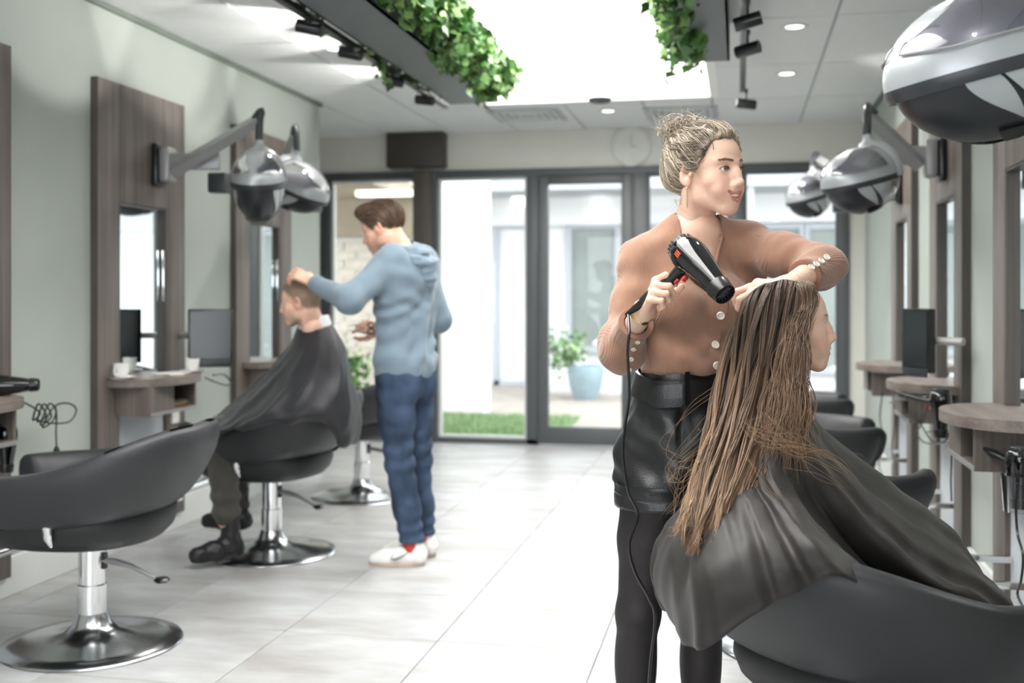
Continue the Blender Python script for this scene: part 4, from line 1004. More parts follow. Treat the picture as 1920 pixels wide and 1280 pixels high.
def hand(f, wrist, palm_dir, back_n, thumb_side, curls, sc=1.0, spread=.06, fl=(.074, .083, .077, .062), thumb=None, th_curl=.5, fore=None):
    """palm from wrist along palm_dir; back_n = outward normal of the back of the hand; thumb_side = +1/-1 along x=cross(dir,back)"""
    d = np.array(palm_dir, float); d /= np.linalg.norm(d); b = np.array(back_n, float); b -= d*np.dot(b, d); b /= np.linalg.norm(b)
    x = np.cross(d, b)*thumb_side; w = np.array(wrist, float); s = sc
    offs = [.030, .010, -.010, -.028]; lens = [.086, .090, .086, .078]
    for i in range(4):
        k = w+s*(d*lens[i]+x*offs[i]); f.cap(w+s*(x*offs[i]*.55+d*.008), k, .0125*s, .0098*s, k=.010*s)
    f.cap(w-d*.01*s, w+d*.02*s, .0225*s, .020*s, k=.014)
    if fore is not None: f.cap(w-np.array(fore)*.06, w, .0255, .0235, k=.02)
    tips = []
    for i in range(4):
        k = w+s*(d*lens[i]+x*offs[i]+b*.002); dirn = d+x*spread*(1.5-i)*1.2; dirn /= np.linalg.norm(dirn); c = curls[i]; L = fl[i]*s; ang = 0; p = k; r = [.0092, .0083, .0076, .0064]
        if i == 3: r = [q*.88 for q in r]
        for j, (fr_, cc) in enumerate(zip((.45, .31, .24), c)):
            ang += cc; dj = math.cos(ang)*dirn-math.sin(ang)*b; q = p+dj*L*fr_
            f.cap(p, q, r[j]*s, r[j+1]*s, k=.0028*s if j else .006*s); p = q
        tips.append((p, dj))
    if thumb is None:
        p0 = w+s*(d*.022+x*.022-b*.004); p1 = w+s*(d*.052+x*.050-b*.012); p2 = p1+s*.034*(d*.8+x*.3-b*th_curl); p3 = p2+s*.028*(d*.85-x*.05-b*th_curl)
    else: p0 = w+s*(d*.022+x*.018-b*.004); p1, p2, p3 = [np.array(q, float) for q in thumb]
    f.chain([p0, p1, p2, p3], [.0145*s, .0125*s, .0102*s, .0082*s], k=.007*s)
    return tips, p3
# ---------------------------------------------------------------- the stylist in the tan cardigan
cR = np.array((CT, ST, 0)); cF = np.array((-ST, CT, 0)); cU = np.array((0, 0, 1.0))
def frame(lat, face):   # columns lateral, facing, up
    return np.stack([lat, face, cU], 1)
def facing(psi):        # psi: 0 looks at the camera, +90 looks to image right
    p = math.radians(psi); face = -cF*math.cos(p)+cR*math.sin(p); lat = cR*math.cos(p)+cF*math.sin(p); return lat, face
def head_matrix(pos, psi, pitch=0, roll=0, sc=1.0):
    lat, face = facing(psi); right = -lat   # head-local x = y cross z = own right when facing y
    x = np.cross(face, cU); M = Matrix(((x[0], face[0], 0, pos[0]), (x[1], face[1], 0, pos[1]), (x[2], face[2], 1, pos[2]), (0, 0, 0, 1)))
    return M @ Matrix.Rotation(roll, 4, 'Y') @ Matrix.Rotation(-pitch, 4, 'X') @ Matrix.Scale(sc, 4)
def knitmat(name, col, sc=900, bump=.35):
    m = mat(name, col, .9, noise=.05, nscale=20, sheen=.35, spec=.15); nt = m.node_tree; b = nt.nodes['Principled BSDF']
    uv = nt.nodes.new('ShaderNodeAttribute'); uv.attribute_name = 'paint'; wv = nt.nodes.new('ShaderNodeMath'); wv.operation = 'MULTIPLY'; wv.inputs[1].default_value = sc
    sn = nt.nodes.new('ShaderNodeMath'); sn.operation = 'SINE'; nt.links.new(uv.outputs['Fac'], wv.inputs[0]); nt.links.new(wv.outputs[0], sn.inputs[0])
    bp = nt.nodes.new('ShaderNodeBump'); bp.inputs['Strength'].default_value = bump; bp.inputs['Distance'].default_value = .002
    nt.links.new(sn.outputs[0], bp.inputs['Height']); nt.links.new(bp.outputs[0], b.inputs['Normal']); return m
M_card = knitmat('tan_knit', '9a7561', 1500, .22); M_cardband = mat('tan_rib', '997361', .9, noise=.05, sheen=.3, spec=.15, bump=.4, bscale=700)
M_pu = mat('black_faux_leather', '151517', .34, noise=.05, bump=.18, bscale=260, coat=.15)
M_btn = mat('pearl_button', 'ece4d6', .18, noise=.08, nscale=90, coat=.5)
M_gold = mat('gold', (.78, .58, .28), .22, 1, noise=.02)
def tights():
    m = bpy.data.materials.new('sheer_tights'); m.use_nodes = True; nt = m.node_tree; b = nt.nodes['Principled BSDF']; b.inputs['Base Color'].default_value = (.010, .009, .012, 1); b.inputs['Roughness'].default_value = .6
    t = nt.nodes.new('ShaderNodeBsdfTransparent'); x = nt.nodes.new('ShaderNodeMixShader'); lw = nt.nodes.new('ShaderNodeLayerWeight'); lw.inputs[0].default_value = .35
    r = nt.nodes.new('ShaderNodeMapRange'); r.inputs[1].default_value = 0; r.inputs[2].default_value = .7; r.inputs[3].default_value = .87; r.inputs[4].default_value = .99
    nt.links.new(lw.outputs['Facing'], r.inputs[0]); nt.links.new(r.outputs[0], x.inputs[0]); nt.links.new(t.outputs[0], x.inputs[1]); nt.links.new(b.outputs[0], x.inputs[2]); nt.links.new(x.outputs[0], nt.nodes['Material Output'].inputs[0]); return m
lat, fac = facing(14); RT = frame(lat, fac)
WD = 2.98; WC = W(1296, 558, WD)
def TB(a, b, z): return np.array((WC[0], WC[1], 0))+lat*a+fac*b+cU*z
SR, ER, WR = W(1204, 486, 2.99), W(1163, 650, 2.88), W(1208, 582, 2.68)
SL, EL, WLs = W(1400, 462, 2.99), W(1542, 499, 2.78), W(1476, 537, 2.61)
HM = head_matrix(W(1329, 321, 2.93), 42, pitch=.02, roll=.06, sc=1.02)
hn = xfm(HM, np.array([[0, -.045, -.15]]))[0]
def torso(f, e=0, sleeves=False):
    f.ell(TB(-.015, 0, .93), (.150+e, .105+e, .13+e), R=RT, k=0)
    for s in (-1, 1): f.ell(TB(s*.075-.015, -.055, .89), (.08+e, .07+e, .085+e), R=RT, k=.05)
    f.ell(TB(-.006, .0, 1.11), (.122+e, .088+e, .12+e), R=RT, k=.06)
    f.ell(TB(0, -.005, 1.28), (.140+e, .100+e, .17+e), R=RT, k=.06)
    for s in (-1, 1): f.ell(TB(s*.066, .078, 1.285), (.058+e, .048+e, .058+e), R=RT, k=.04)
    f.cap(SR+np.array((0, 0, -.01)), TB(-.05, -.01, 1.435), .046+e, .048+e, k=.05); f.cap(SL, TB(.05, -.01, 1.435), .046+e, .048+e, k=.05)
    f.cap(TB(0, -.02, 1.40), TB(0, -.02, 1.46), .075+e, .058+e, k=.05)
    f.cap(SR, hn+np.array((0, 0, .01)), .034+e, .028+e, k=.05); f.cap(SL, hn+np.array((0, 0, .01)), .034+e, .028+e, k=.05)
def woman():
    t = thing('person', 'woman with blond pinned-up hair, tan cardigan and black leather shorts, blow-drying hair', 'person', (WC[0], WC[1], 0))
    inv = np.array((WC[0], WC[1], 0))
    def put(name, V, Fq, m, cols=None, par=None, sm=180): return mk(name, V-inv if par is None else V-inv, Fq, m, par or t, smooth=sm, cols=cols)
    # ---- body (one continuous skin)
    f = Field(inv+np.array((-.36, -.42, 0)), inv+np.array((.44, .22, 1.56)), .0065)
    torso(f, -.004)
    f.chain([SR, ER, WR], [.046, .036, .0245], k=.02); f.chain([SL, EL, WLs], [.046, .036, .0245], k=.02)
    HR, KR, AR = TB(-.085, 0, .90), W(1196, 1150, 2.97), W(1190, 1450, 3.02)
    HL_, KL, AL = TB(.075, 0, .90), W(1318, 1150, 3.02), W(1312, 1450, 3.06)
    legs = [(HR, KR, AR), (HL_, KL, AL)]
    def leg(f, e):
        for h_, k_, a_ in legs:
            f.chain([h_, h_*.45+k_*.55, k_, a_], [.094+e, .076+e, .052+e, .036+e], k=.03)
            d = (a_-k_); f.ell(k_+d*.3-fac*.018, (.048+e, .050+e, .12+e), R=RT, k=.03); f.ell(h_*.7+k_*.3, (.080+e, .090+e, .17+e), R=RT, k=.03)
            f.ell(k_+fac*.022, (.036+e, .03+e, .045+e), R=RT, k=.03)
    leg(f, 0)
    f.cap(TB(0, -.02, 1.42), hn, .058, .050, k=.04)
    V, Fq = f.mesh(); V = smooth_mesh(V, Fq, 2); sk = [(V, Fq, np.tile(SKIN_F, (len(V), 1)))]
    hp = dict(smile=1.15, lip='c97c6f', lipamt=.85, liner=1.0, blush=.9)
    hp['neck'] = tuple(xfm(HM.inverted(), np.array([TB(0, -.025, 1.44)]))[0])
    fh, V, Fq, C, bz = make_head(hp, .0016); sk.append((xfm(HM, V), Fq, C))
    # right hand round the dryer handle
    h1 = Field(WR-.16, WR+.16, .0022)
    b1 = -cR*.85+cU*.42-cF*.12; d1 = -cF*.72+cU*.55+cR*.16
    p_ = W(1243, 527, 2.50)
    hand(h1, WR, d1, b1, HS, [(.55, 1.25, .75), (1.15, 1.35, .8), (1.2, 1.4, .8), (1.2, 1.4, .8)], .98, spread=.02, thumb=[W(1242, 560, 2.67), W(1264, 551, 2.66), W(1278, 537, 2.645)], fore=(WR-ER)/np.linalg.norm(WR-ER))
    V, Fq = h1.mesh(); V = smooth_mesh(V, Fq, 1, .35); sk.append((V, Fq, np.tile(SKIN_F, (len(V), 1))))
    # left hand raking the client's hair
    h2 = Field(WLs-.17, WLs+.15, .0022)
    d2 = W(1402, 556, 2.585)-WLs; b2 = cU*.75-cF*.62-cR*.1
    hand(h2, WLs, d2, b2, HS2, [(.35, .95, .6), (.45, 1.05, .6), (.55, 1.0, .6), (.6, 1.0, .5)], .96, spread=.16, th_curl=.9, fore=(WLs-EL)/np.linalg.norm(WLs-EL))
    V, Fq = h2.mesh(); V = smooth_mesh(V, Fq, 1, .35); sk.append((V, Fq, np.tile(SKIN_F, (len(V), 1))))
    V, Fq, C = joinm(sk); put('body', V, Fq, M_skin, C)
    Ml = Matrix.Translation(-Vector(inv)) @ HM
    head_extras(t, Ml, hp, iris='6a7a6a', gaze=(.10, 1, 0))
    # brow hairs and lashes
    P = []
    for s in (-1, 1):
        for k in range(150):
            x = rng.uniform(.012, .049); z = float(bz(np.array([x]))[0])+rng.normal()*.0016; y0 = .094
            P.append((s*x, y0, z, s))
    P = np.array(P); q = P[:, :3].copy()
    for _ in range(14): q[:, 1] -= fh.at(q)*.9
    L = [q]; dirv = np.stack([P[:, 3]*.0011, np.zeros(len(P)), np.full(len(P), .0004)], 1)
    for _ in range(4):
        q = q+dirv; q = q-fh.grad(q)*(fh.at(q)-.0004)[:, None]; L.append(q)
    strands('eyebrow', xfm(Ml, np.stack(L, 1).reshape(-1, 3)).reshape(len(P), 5, 3), .00028, M_hair, t, cols=np.tile(hexc('7a5c48'), (len(P), 1)))
    P = []
    for s in (-1, 1):
        for k in range(34):
            u_ = -1+2*k/33; x = s*.032+u_*.0125; z = .0012+.0046*(1-u_*u_); y = .0785-.0022*u_*u_-(.002 if u_*s > 0 else 0)
            P.append([(x, y, z), (x+s*.0012*max(0, u_*s), y+.0035, z+.0008), (x+s*.002*max(0, u_*s), y+.0062, z+.0034)])
    strands('eyelashes', xfm(Ml, np.array(P).reshape(-1, 3)).reshape(-1, 3, 3), .00022, M_hair, t, cols=np.tile((.01, .008, .007), (len(P), 1)))
    # ---- hair
    g = Field((-.12, -.17, -.14), (.12, .13, .19), .0028)
    g.ell((0, -.020, .036), (.0830, .1020, .0900), k=0); g.ell((0, .015, .028), (.0745, .0740, .0880), k=.03); g.ell((0, -.075, -.02), (.060, .045, .06), k=.04)
    g.ell((0, -.088, .030), (.040, .040, .075), k=.03); g.ell((0, -.082, .112), (.036, .032, .028), k=.02)
    g.plane((0, .020, 0), (0, 1, -.62), k=.02); g.plane((0, 0, -.078), (0, -.35, -1), k=.03)
    for s in (-1, 1): g.ell((s*.088, .006, -.030), (.03, .030, .030), k=.012, mode='s')
    V, Fq = g.mesh(); V = smooth_mesh(V, Fq, 1)
    wv = snoise(V*np.array((1, 1, .6)), 20, 4)*.0055; V = V+vnormals(V, Fq)*wv[:, None]
    colA = np.array([hexc(c) for c in ('6f5f52', '9c8a76', 'c2b198', 'e0d2ba', '86766a')])
    cc = colA[1]*(.55+.3*snoise(V, 30, 2))[:, None]; 
    cap_ = mk('hair', xfm(Ml, V), Fq, M_hair, t, smooth=180, cols=np.clip(cc, .02, 1))
    n = 2600; idx = rng.choice(len(V), n, p=None); p0 = V[idx]; B = np.array((0, -.092, .085)); cur = p0.copy(); Ls = [cur.copy()]; off = rng.uniform(.0008, .0045, n)+.006*np.clip(snoise(p0, 24, 12), 0, 1); sg = np.sign(p0[:, 0]+1e-6)
    ph = rng.uniform(0, 6.28, n)
    lock = snoise(p0*np.array((.3, 1, 1)), 26, 8)*3
    for i in range(20):
        tgt = B-cur; low = np.clip((-.0-cur[:, 2])/.06, 0, 1)
        d = tgt/(np.linalg.norm(tgt, axis=1)[:, None]+1e-6); d[:, 1] -= low*.8; d[:, 2] += .42*np.sin(i*.45+lock*1.3)*(1-low)
        gr = g.grad(cur); d -= gr*(d*gr).sum(1)[:, None]; d /= np.linalg.norm(d, axis=1)[:, None]+1e-6
        st_ = np.minimum(.0075, np.linalg.norm(tgt, axis=1)*.35)
        cur = cur+d*st_[:, None]; sdv = g.at(cur); cur = cur-g.grad(cur)*(sdv-off)[:, None]; Ls.append(cur.copy())
    P = np.stack(Ls, 1); ci = colA[np.clip((lock*.8+2.4+rng.normal(size=n)*.9).astype(int), 0, 4)]; tone = np.ones((n, 21, 1))*rng.uniform(.75, 1.12, (n, 1, 1))
    strands('hair_strands', xfm(Ml, P.reshape(-1, 3)).reshape(P.shape), rng.uniform(.0005, .0011, n), M_hair, t, cols=ci[:, None]*tone)['kind'] = 'stuff'
    # messy bun loops and flyaways
    P = []
    for k in range(420):
        a0 = rng.uniform(0, 6.28); r0 = rng.uniform(.018, .045); c = np.array((0, -.080, .106))+rng.normal(size=3)*np.array((.016, .018, .010))
        ax = np.array((rng.normal()*.5, 1.0, rng.normal()*.5)); ax /= np.linalg.norm(ax); u = np.cross(ax, (0, 0, 1)); u /= np.linalg.norm(u); w = np.cross(ax, u); sp = rng.uniform(1.5, 4)
        P.append([c+(r0+.001*i*.3)*(math.cos(a0+sp*i/20)*u+math.sin(a0+sp*i/20)*w*.85)+ax*.0012*(i-10)*rng.uniform(-1, 1) for i in range(21)])
    for k in range(170):   # flyaways
        if k < 120: s0 = np.array((rng.normal()*.03, -.085+rng.normal()*.02, .12)); dv = np.array((rng.normal()*.6, -.7+rng.normal()*.6, .5+rng.normal()*.5))
        elif k < 145: s0 = np.array((rng.choice((-1, 1))*rng.uniform(.03, .065), -.065, -.07)); dv = np.array((rng.normal()*.4, -.25+rng.normal()*.4, -.9))
        else: s0 = np.array((rng.choice((-1, 1))*.074, .022+rng.normal()*.006, .018)); dv = np.array((.0, -.15+rng.normal()*.15, -1))
        dv /= np.linalg.norm(dv); cv = rng.normal(size=3)*.02; Lf = rng.uniform(.02, .055)
        P.append([s0+dv*Lf*i/20+cv*(i/20)**2 for i in range(21)])
    P = np.array(P); nn_ = len(P); ci = colA[rng.integers(1, 5, nn_)]*1.0
    strands('bun_strands', xfm(Ml, P.reshape(-1, 3)).reshape(P.shape), np.where(np.arange(nn_) < 420, .0010, .00032), M_hair, t, cols=ci[:, None]*np.ones((nn_, 21, 1)))['kind'] = 'stuff'
    # claw clip at the back of the head
    m = MB()
    for k in range(5): m.tube(crom([(-.02+k*.01, -.128, .030), (-.02+k*.01, -.140, .018), (-.02+k*.01, -.134, .0), (-.02+k*.01, -.118, -.008)], 8), .0018, 6)
    m.box(-.024, .024, -.134, -.126, .024, .034, .002).box(-.010, .010, -.150, -.132, .030, .034, .001); m.xf(Ml); m.build('claw_clip', M_black, t)
    # earring, necklace
    e0 = np.array((.0835, -.006, -.044)); m = MB(); m.tube([e0, e0+(0, 0, -.010), e0+(.001, 0, -.040), e0+(.001, 0, -.052)], [.0010, .0016, .0018, .0008], 8); m.rev([(.001, -.003), (.0032, 0), (.001, .003)], 10, c=tuple(e0)); m.xf(Ml); m.build('earring', M_gold, t)
    e1 = e0*np.array((-1, 1, 1)); m = MB(); m.tube([e1, e1+(0, 0, -.04)], .0012, 8); m.xf(Ml); m.build('earring', M_gold, t)
    # ---- cardigan
    c = Field(inv+np.array((-.34, -.42, 1.07)), inv+np.array((.46, .20, 1.56)), .0052)
    torso(c, .010)
    c.chain([SR, SR*.5+ER*.5+np.array((0, 0, 0)), ER, ER+(WR-ER)*.75], [.056, .051, .052, .040], k=.035)
    c.ell(ER+np.array((0, 0, -.02))+(WR-ER)*.12, (.052, .060, .058), k=.03)
    c.chain([SL, SL*.5+EL*.5, EL, EL+(WLs-EL)*.62], [.060, .056, .053, .040], k=.035)
    c.ell(TB(.15, .0, 1.33), (.06, .06, .09), R=RT, k=.05); c.ell(TB(0, .05, 1.13), (.115, .06, .04), R=RT, k=.04)
    c.plane((0, 0, 1.098), (0, 0, -1))
    V, Fq = c.mesh(); V = smooth_mesh(V, Fq, 1); N = vnormals(V, Fq)
    a_ = (V-TB(0, 0, 0)) @ lat; b_ = (V-TB(0, 0, 0)) @ fac; z_ = V[:, 2]
    # folds: gathers at the wrap waist, creases at the elbows and armpits
    arm = np.clip((np.abs(a_)-.12)/.05, 0, 1)
    body_f = np.sin((z_*1.0+a_*.55)*70+np.sin(a_*22)*1.2)*np.exp(-((z_-1.17)/.07)**2)*.0045*(1-arm)
    el = sum(np.sin(np.linalg.norm((V-E)*np.array((1, 1, 1.25)), axis=1)*105)*np.exp(-(np.linalg.norm(V-E, axis=1)/.085)**2) for E in (ER, EL+np.array((-.04, 0, .0))))*.0045
    sh_ = sum(np.sin(((V-S) @ lat*q+z_*.6)*95)*np.exp(-(np.linalg.norm(V-S-np.array((0, 0, -.08)), axis=1)/.08)**2) for S, q in ((SR, -1), (SL, 1)))*.0022
    crl = (z_-(1.135+.30*np.clip(a_+.10, 0, .14))); body_f += (b_ > 0)*np.exp(-(a_/.10)**2)*(np.clip(crl/.018, -1, 1)*.0055*np.exp(-(crl/.04)**2))*(1-arm)
    V = V+N*(body_f+el+sh_+snoise(V, 9, 5)*.0035)[:, None]
    # rib coordinate: across the torso, round the arms
    up_ = np.clip((a_-.13)/.05, 0, 1); uL = (EL-SL)/np.linalg.norm(EL-SL); rib = a_*(1-up_)+((V-SL) @ uL)*up_
    cen = V[Fq].mean(1); ca = (cen-TB(0, 0, 0)) @ lat; cb = (cen-TB(0, 0, 0)) @ fac; zap = 1.325
    wv_ = np.clip((cen[:, 2]-zap)/.145, 0, 1)**.9*.056; kill = (cen[:, 2] > zap) & (np.abs(ca-.004) < wv_) & (cb > -.035)
    kill |= (cen[:, 2] > 1.468) & (np.linalg.norm((cen-hn)[:, :2], axis=1) < .062)
    def segd(P, a, b):
        ba = b-a; q = np.clip(((P-a) @ ba)/(ba @ ba), 0, 1); return np.linalg.norm(P-a-q[:, None]*ba, axis=1), q
    for S_, E_, W_, fr_ in ((SR, ER, WR, .66), (SL, EL, WLs, .50)):
        dF, tq = segd(cen, E_, W_); dU, _ = segd(cen, S_, E_); kill |= (tq > fr_) & (dF < dU-.004) & (dF < .075)
    put('cardigan', V, Fq[~kill], M_card, np.repeat(rib[:, None]+.5, 3, 1))
    # neckline and cuff bands follow the knit surface
    def onsurf(P, off=.003):
        P = np.array(P, float)
        for _ in range(6): P = P-c.grad(P)*(c.at(P)-off)[:, None]
        return P
    vl = []
    for s in (-1, 1):
        L_ = [TB(.004+s*.056*((z-zap)/.145)**.9, .13-.5*(z-zap), z) for z in np.linspace(zap+.001, 1.462, 18)]; L_ = onsurf(L_, .002); vl.append(L_)
    back = [TB(.012+.098*math.cos(q), -.045-.055*math.sin(q), 1.475) for q in np.linspace(0, PI, 12)]
    band = np.concatenate([vl[0], ]); m = MB(); m.tube(vl[0], .006, 8, flat=.6); m.tube(vl[1], .006, 8, flat=.6); m.tube(crom([vl[0][-1], TB(-.070, -.055, 1.484), TB(.0, -.085, 1.490), TB(.080, -.055, 1.484), vl[1][-1]], 24), .007, 8)
    m.v = [q-inv for q in m.v]; m.build('neck_band', M_cardband, t)
    # button placket and pearl buttons
    pl = []
    for z in np.linspace(zap, 1.10, 22):
        cx = .022+.012*(1.3-z); Lp = onsurf([TB(cx-.018, .16, z), TB(cx, .16, z), TB(cx+.018, .16, z)], .0035); pl.append(Lp)
    m = MB(); m.grid(np.array(pl)); m.grid(np.array(pl)[:, ::-1]-fac*.002); m.v = [q-inv for q in m.v]; m.build('button_placket', M_cardband, t)
    def button(p, nrm, r):
        q = Vector(nrm).to_track_quat('Z', 'Y').to_matrix().to_4x4(); M = Matrix.Translation(Vector(p-inv)) @ q
        m = MB().rev([(.001, -.001), (r, -.001), (r*1.03, .0015), (r*.92, .0032), (r*.72, .0022), (r*.3, .0018), (.001, .0018)], 22); 
        for i in (-1, 1):
            for j in (-1, 1): m.rev([(.0009, .0018), (.0009, .0026), (.0001, .0027)], 6, c=(i*r*.22, j*r*.22, 0))
        m.xf(M); m.build('button', M_btn, t)
    for v in (549, 598, 643, 687):
        z = CAMH+(558-v)/F*2.88; z = max(z, 1.108); p = onsurf([TB(.022+.012*(1.3-z), .16, z)], .0055)[0]; button(p, c.grad(p[None])[0], .0108)
    for (A, B_, e_, fr0, fr1, dirv) in ((EL, WLs, 1, .06, .44, cU*.35-cF*.9), (ER, WR, -1, .02, .5, -cF*.6-cU*.55+cR*.15)):
        for q in np.linspace(fr0, fr1, 4):
            p = A+(B_-A)*q; p = onsurf([p+dirv*.08], .0035)[0]; button(p, c.grad(p[None])[0], .0085 if e_ > 0 else .0065)
    for A, B_, fr_, r_ in ((EL, WLs, .50, .041), (ER, WR, .66, .043)):
        p = A+(B_-A)*fr_; q = Vector(B_-A).to_track_quat('Z', 'Y').to_matrix().to_4x4(); m = MB().rev([(r_-.012, -.002), (r_+.0015, -.004), (r_+.003, .0), (r_+.0015, .005), (r_-.003, .006), (r_-.012, .003)], 36, cap=False); m.xf(Matrix.Translation(Vector(p-inv)) @ q); m.build('cuff', M_cardband, t)
    # ---- tights and boots
    lg = Field(inv+np.array((-.34, -.26, .04)), inv+np.array((.40, .24, .90)), .006); leg(lg, .0015)
    V, Fq = lg.mesh(); V = smooth_mesh(V, Fq, 2); k_ = V[Fq].mean(1)[:, 2] < .80; put('tights', V+vnormals(V, Fq)*.0016, Fq[k_], tights())
    bt = Field(inv+np.array((-.34, -.30, -.01)), inv+np.array((.40, .22, .26)), .006)
    for h_, k_, a_2 in legs:
        a0 = np.array((a_2[0], a_2[1], .10)); bt.cap(a0+np.array((0, 0, .09)), a0, .048, .044, k=.02)
        bt.chain([a0-fac*.03+cU*-.05, a0+fac*.07-cU*.06, a0+fac*.15-cU*.067], [.04, .038, .030], k=.03); bt.cap(a0-fac*.045-cU*.04, a0-fac*.045-cU*.085, .026, .022, k=.01)
    bt.plane((0, 0, .002), (0, 0, -1)); bt.plane((0, 0, .185), (0, 0, 1)); V, Fq = bt.mesh(); put('boots', smooth_mesh(V, Fq, 1), Fq, M_pu)
    # ---- shorts
    rows = []; nA = 120
    zz = np.concatenate([np.linspace(1.128, 1.03, 12), np.linspace(1.02, .745, 34)])
    for z in zz:
        q = (1.128-z)/(1.128-.745)
        hx = np.interp(z, [.745, .80, .93, 1.03, 1.09, 1.128], [.190, .186, .176, .148, .130, .132]); hy = np.interp(z, [.745, .80, .93, 1.03, 1.09, 1.128], [.165, .162, .142, .115, .102, .102])
        cx = np.interp(z, [.745, .93, 1.128], [-.022, -.012, -.004]); r = []
        for a in np.arange(nA)*2*PI/nA:
            ca_, sa_ = math.cos(a), math.sin(a); e = 2.25; dn = (abs(ca_)**e+abs(sa_)**e)**(1/e); x, y = ca_/dn, sa_/dn
            gather = np.clip((1.03-z)/.05, 0, 1)
            pl_ = math.sin(a*9+q*1.5)*.0045*math.exp(-((z-.99)/.07)**2)*gather+(abs(((a-PI/2-.42) % (2*PI))-PI)-PI)*0
            dr_ = math.exp(-((a-(PI/2+.42-.25*(1.02-z)))/.05)**2)+math.exp(-((a-(PI/2-.42))/.05)**2)
            fl_ = .012*math.sin(a*3+6*q)*np.clip(q-.3, 0, 1)+.007*math.sin(a*4+z*22)*gather*(1-np.clip((.80-z)/.03, 0, 1))+.004*math.sin(a*5-z*60)*gather*(z > .80)
            k = 1+(pl_+fl_-dr_*.009*gather*math.exp(-((z-.95)/.07)**2))/.16
            r.append(TB(cx+x*hx*k, y*hy*k-.008, z-(.018*math.cos(a)*.0)-.020*(q > .99)*0))
        rows.append(r)
    rows = np.array(rows); hem = rows[-1]; inner = hem*1.0+(TB(-.02, 0, 0)[None]*np.array((1, 1, 0))+np.array((0, 0, hem[0, 2]))-hem)*.03
    P = np.concatenate([rows, inner[None], (inner+np.array((0, 0, .06)))[None]]); m = MB().grid(P, cv=True); 
    # crotch wall between the legs
    m.v = [q-inv for q in m.v]; sh = m.build('leather_shorts', M_pu, t, smooth=180)
    hs = MB()
    for zq in (.775,): 
        i = int(np.argmin(abs(zz-zq))); hs.tube(np.concatenate([rows[i], rows[i][:1]])+0, .0012, 5, cap=False)
    hs.v = [q-inv for q in hs.v]; hs.build('hem_stitch', M_black, sh)
    # belt
    def beltring(z0, z1, off):
        out = []
        for z in np.linspace(z0, z1, 5):
            hx = np.interp(z, [.93, 1.03, 1.09, 1.128], [.176, .148, .132, .132]); hy = np.interp(z, [.93, 1.03, 1.09, 1.128], [.142, .115, .104, .102])
            r = []
            for a in np.arange(96)*2*PI/96:
                ca_, sa_ = math.cos(a), math.sin(a); dn = (abs(ca_)**2.25+abs(sa_)**2.25)**(1/2.25)
                tilt = -.012*ca_*0-.010*sa_
                r.append(TB(-.006+ca_/dn*(hx+off), sa_/dn*(hy+off)-.008, z+tilt+.006*math.sin(a*2)))
            out.append(r)
        return np.array(out)
    o_ = beltring(1.035, 1.095, .012); i_ = beltring(1.035, 1.095, .004)
    m = MB().grid(np.concatenate([o_, i_[::-1], o_[:1]]), cv=True); m.v = [q-inv for q in m.v]; bl = m.build('belt', M_pu, t, smooth=50)
    bc = TB(.040, .118, 1.060); X_, Y_ = lat, fac; u_ = lat*math.cos(.05)+cU*math.sin(.05); w_ = np.cross(fac, u_)
    pts = []
    for a in np.linspace(0, 2*PI, 41): 
        ca_, sa_ = math.cos(a), math.sin(a); dn = (abs(ca_)**5+abs(sa_)**5)**.2; pts.append(bc+u_*ca_/dn*.024-inv+cU*sa_/dn*.037+fac*.006)
    MB().tube(pts, .0062, 8, cap=False).build('buckle', mat('buckle_black', '121214', .3), bl)
    for aa in (-.062,):
        m = MB(); x0 = TB(aa, .0, 0); yy = .122 if aa < 0 else .09
        P = [[TB(aa-.006, yy+.001, z), TB(aa+.006, yy+.001, z)] for z in np.linspace(1.022, 1.108, 6)]; m.grid(np.array(P)); m.grid(np.array(P)[:, ::-1]-fac*.004); m.v = [q-inv for q in m.v]; m.build('belt_loop', M_pu, bl)
    # belt tail
    P = []
    for s_ in np.linspace(0, 1, 10):
        a = -.075-.075*s_; yy = .116*math.sqrt(max(0, 1-(a/.165)**2))+.006; w2 = .026*(1-max(0, s_-.75)*2.2)
        P.append([TB(a, yy+.006, 1.035-.008*s_-w2+.008), TB(a, yy+.009, 1.035-.008*s_+.012), TB(a-.0, yy+.006, 1.035-.008*s_+w2+.016)])
    m = MB(); m.grid(np.array(P)); m.grid(np.array(P)[:, ::-1]-fac*.003); m.v = [q-inv for q in m.v]; m.build('belt_tail', M_pu, bl)
    # bracelet
    dd = (WR-ER)/np.linalg.norm(WR-ER); q = Vector(dd).to_track_quat('Z', 'Y').to_matrix().to_4x4()
    m = MB()
    for k in range(3):
        a = np.linspace(0, 2*PI, 40); m.tube([(.030*math.cos(x), .027*math.sin(x), .008*k-.004+.002*math.sin(x*3+k)) for x in a], .0018, 6, cap=False)
    m.rev([(.001, .0), (.008, .0), (.009, .0025), (.001, .003)], 16, M=Matrix.Translation((0, -.029, .003)) @ Matrix.Rotation(PI/2, 4, 'X')); m.xf(Matrix.Translation(Vector(WR-dd*.012-inv)) @ q); m.build('bracelet', M_gold, t)
    return t
HS, HS2 = -1, 1
woman()
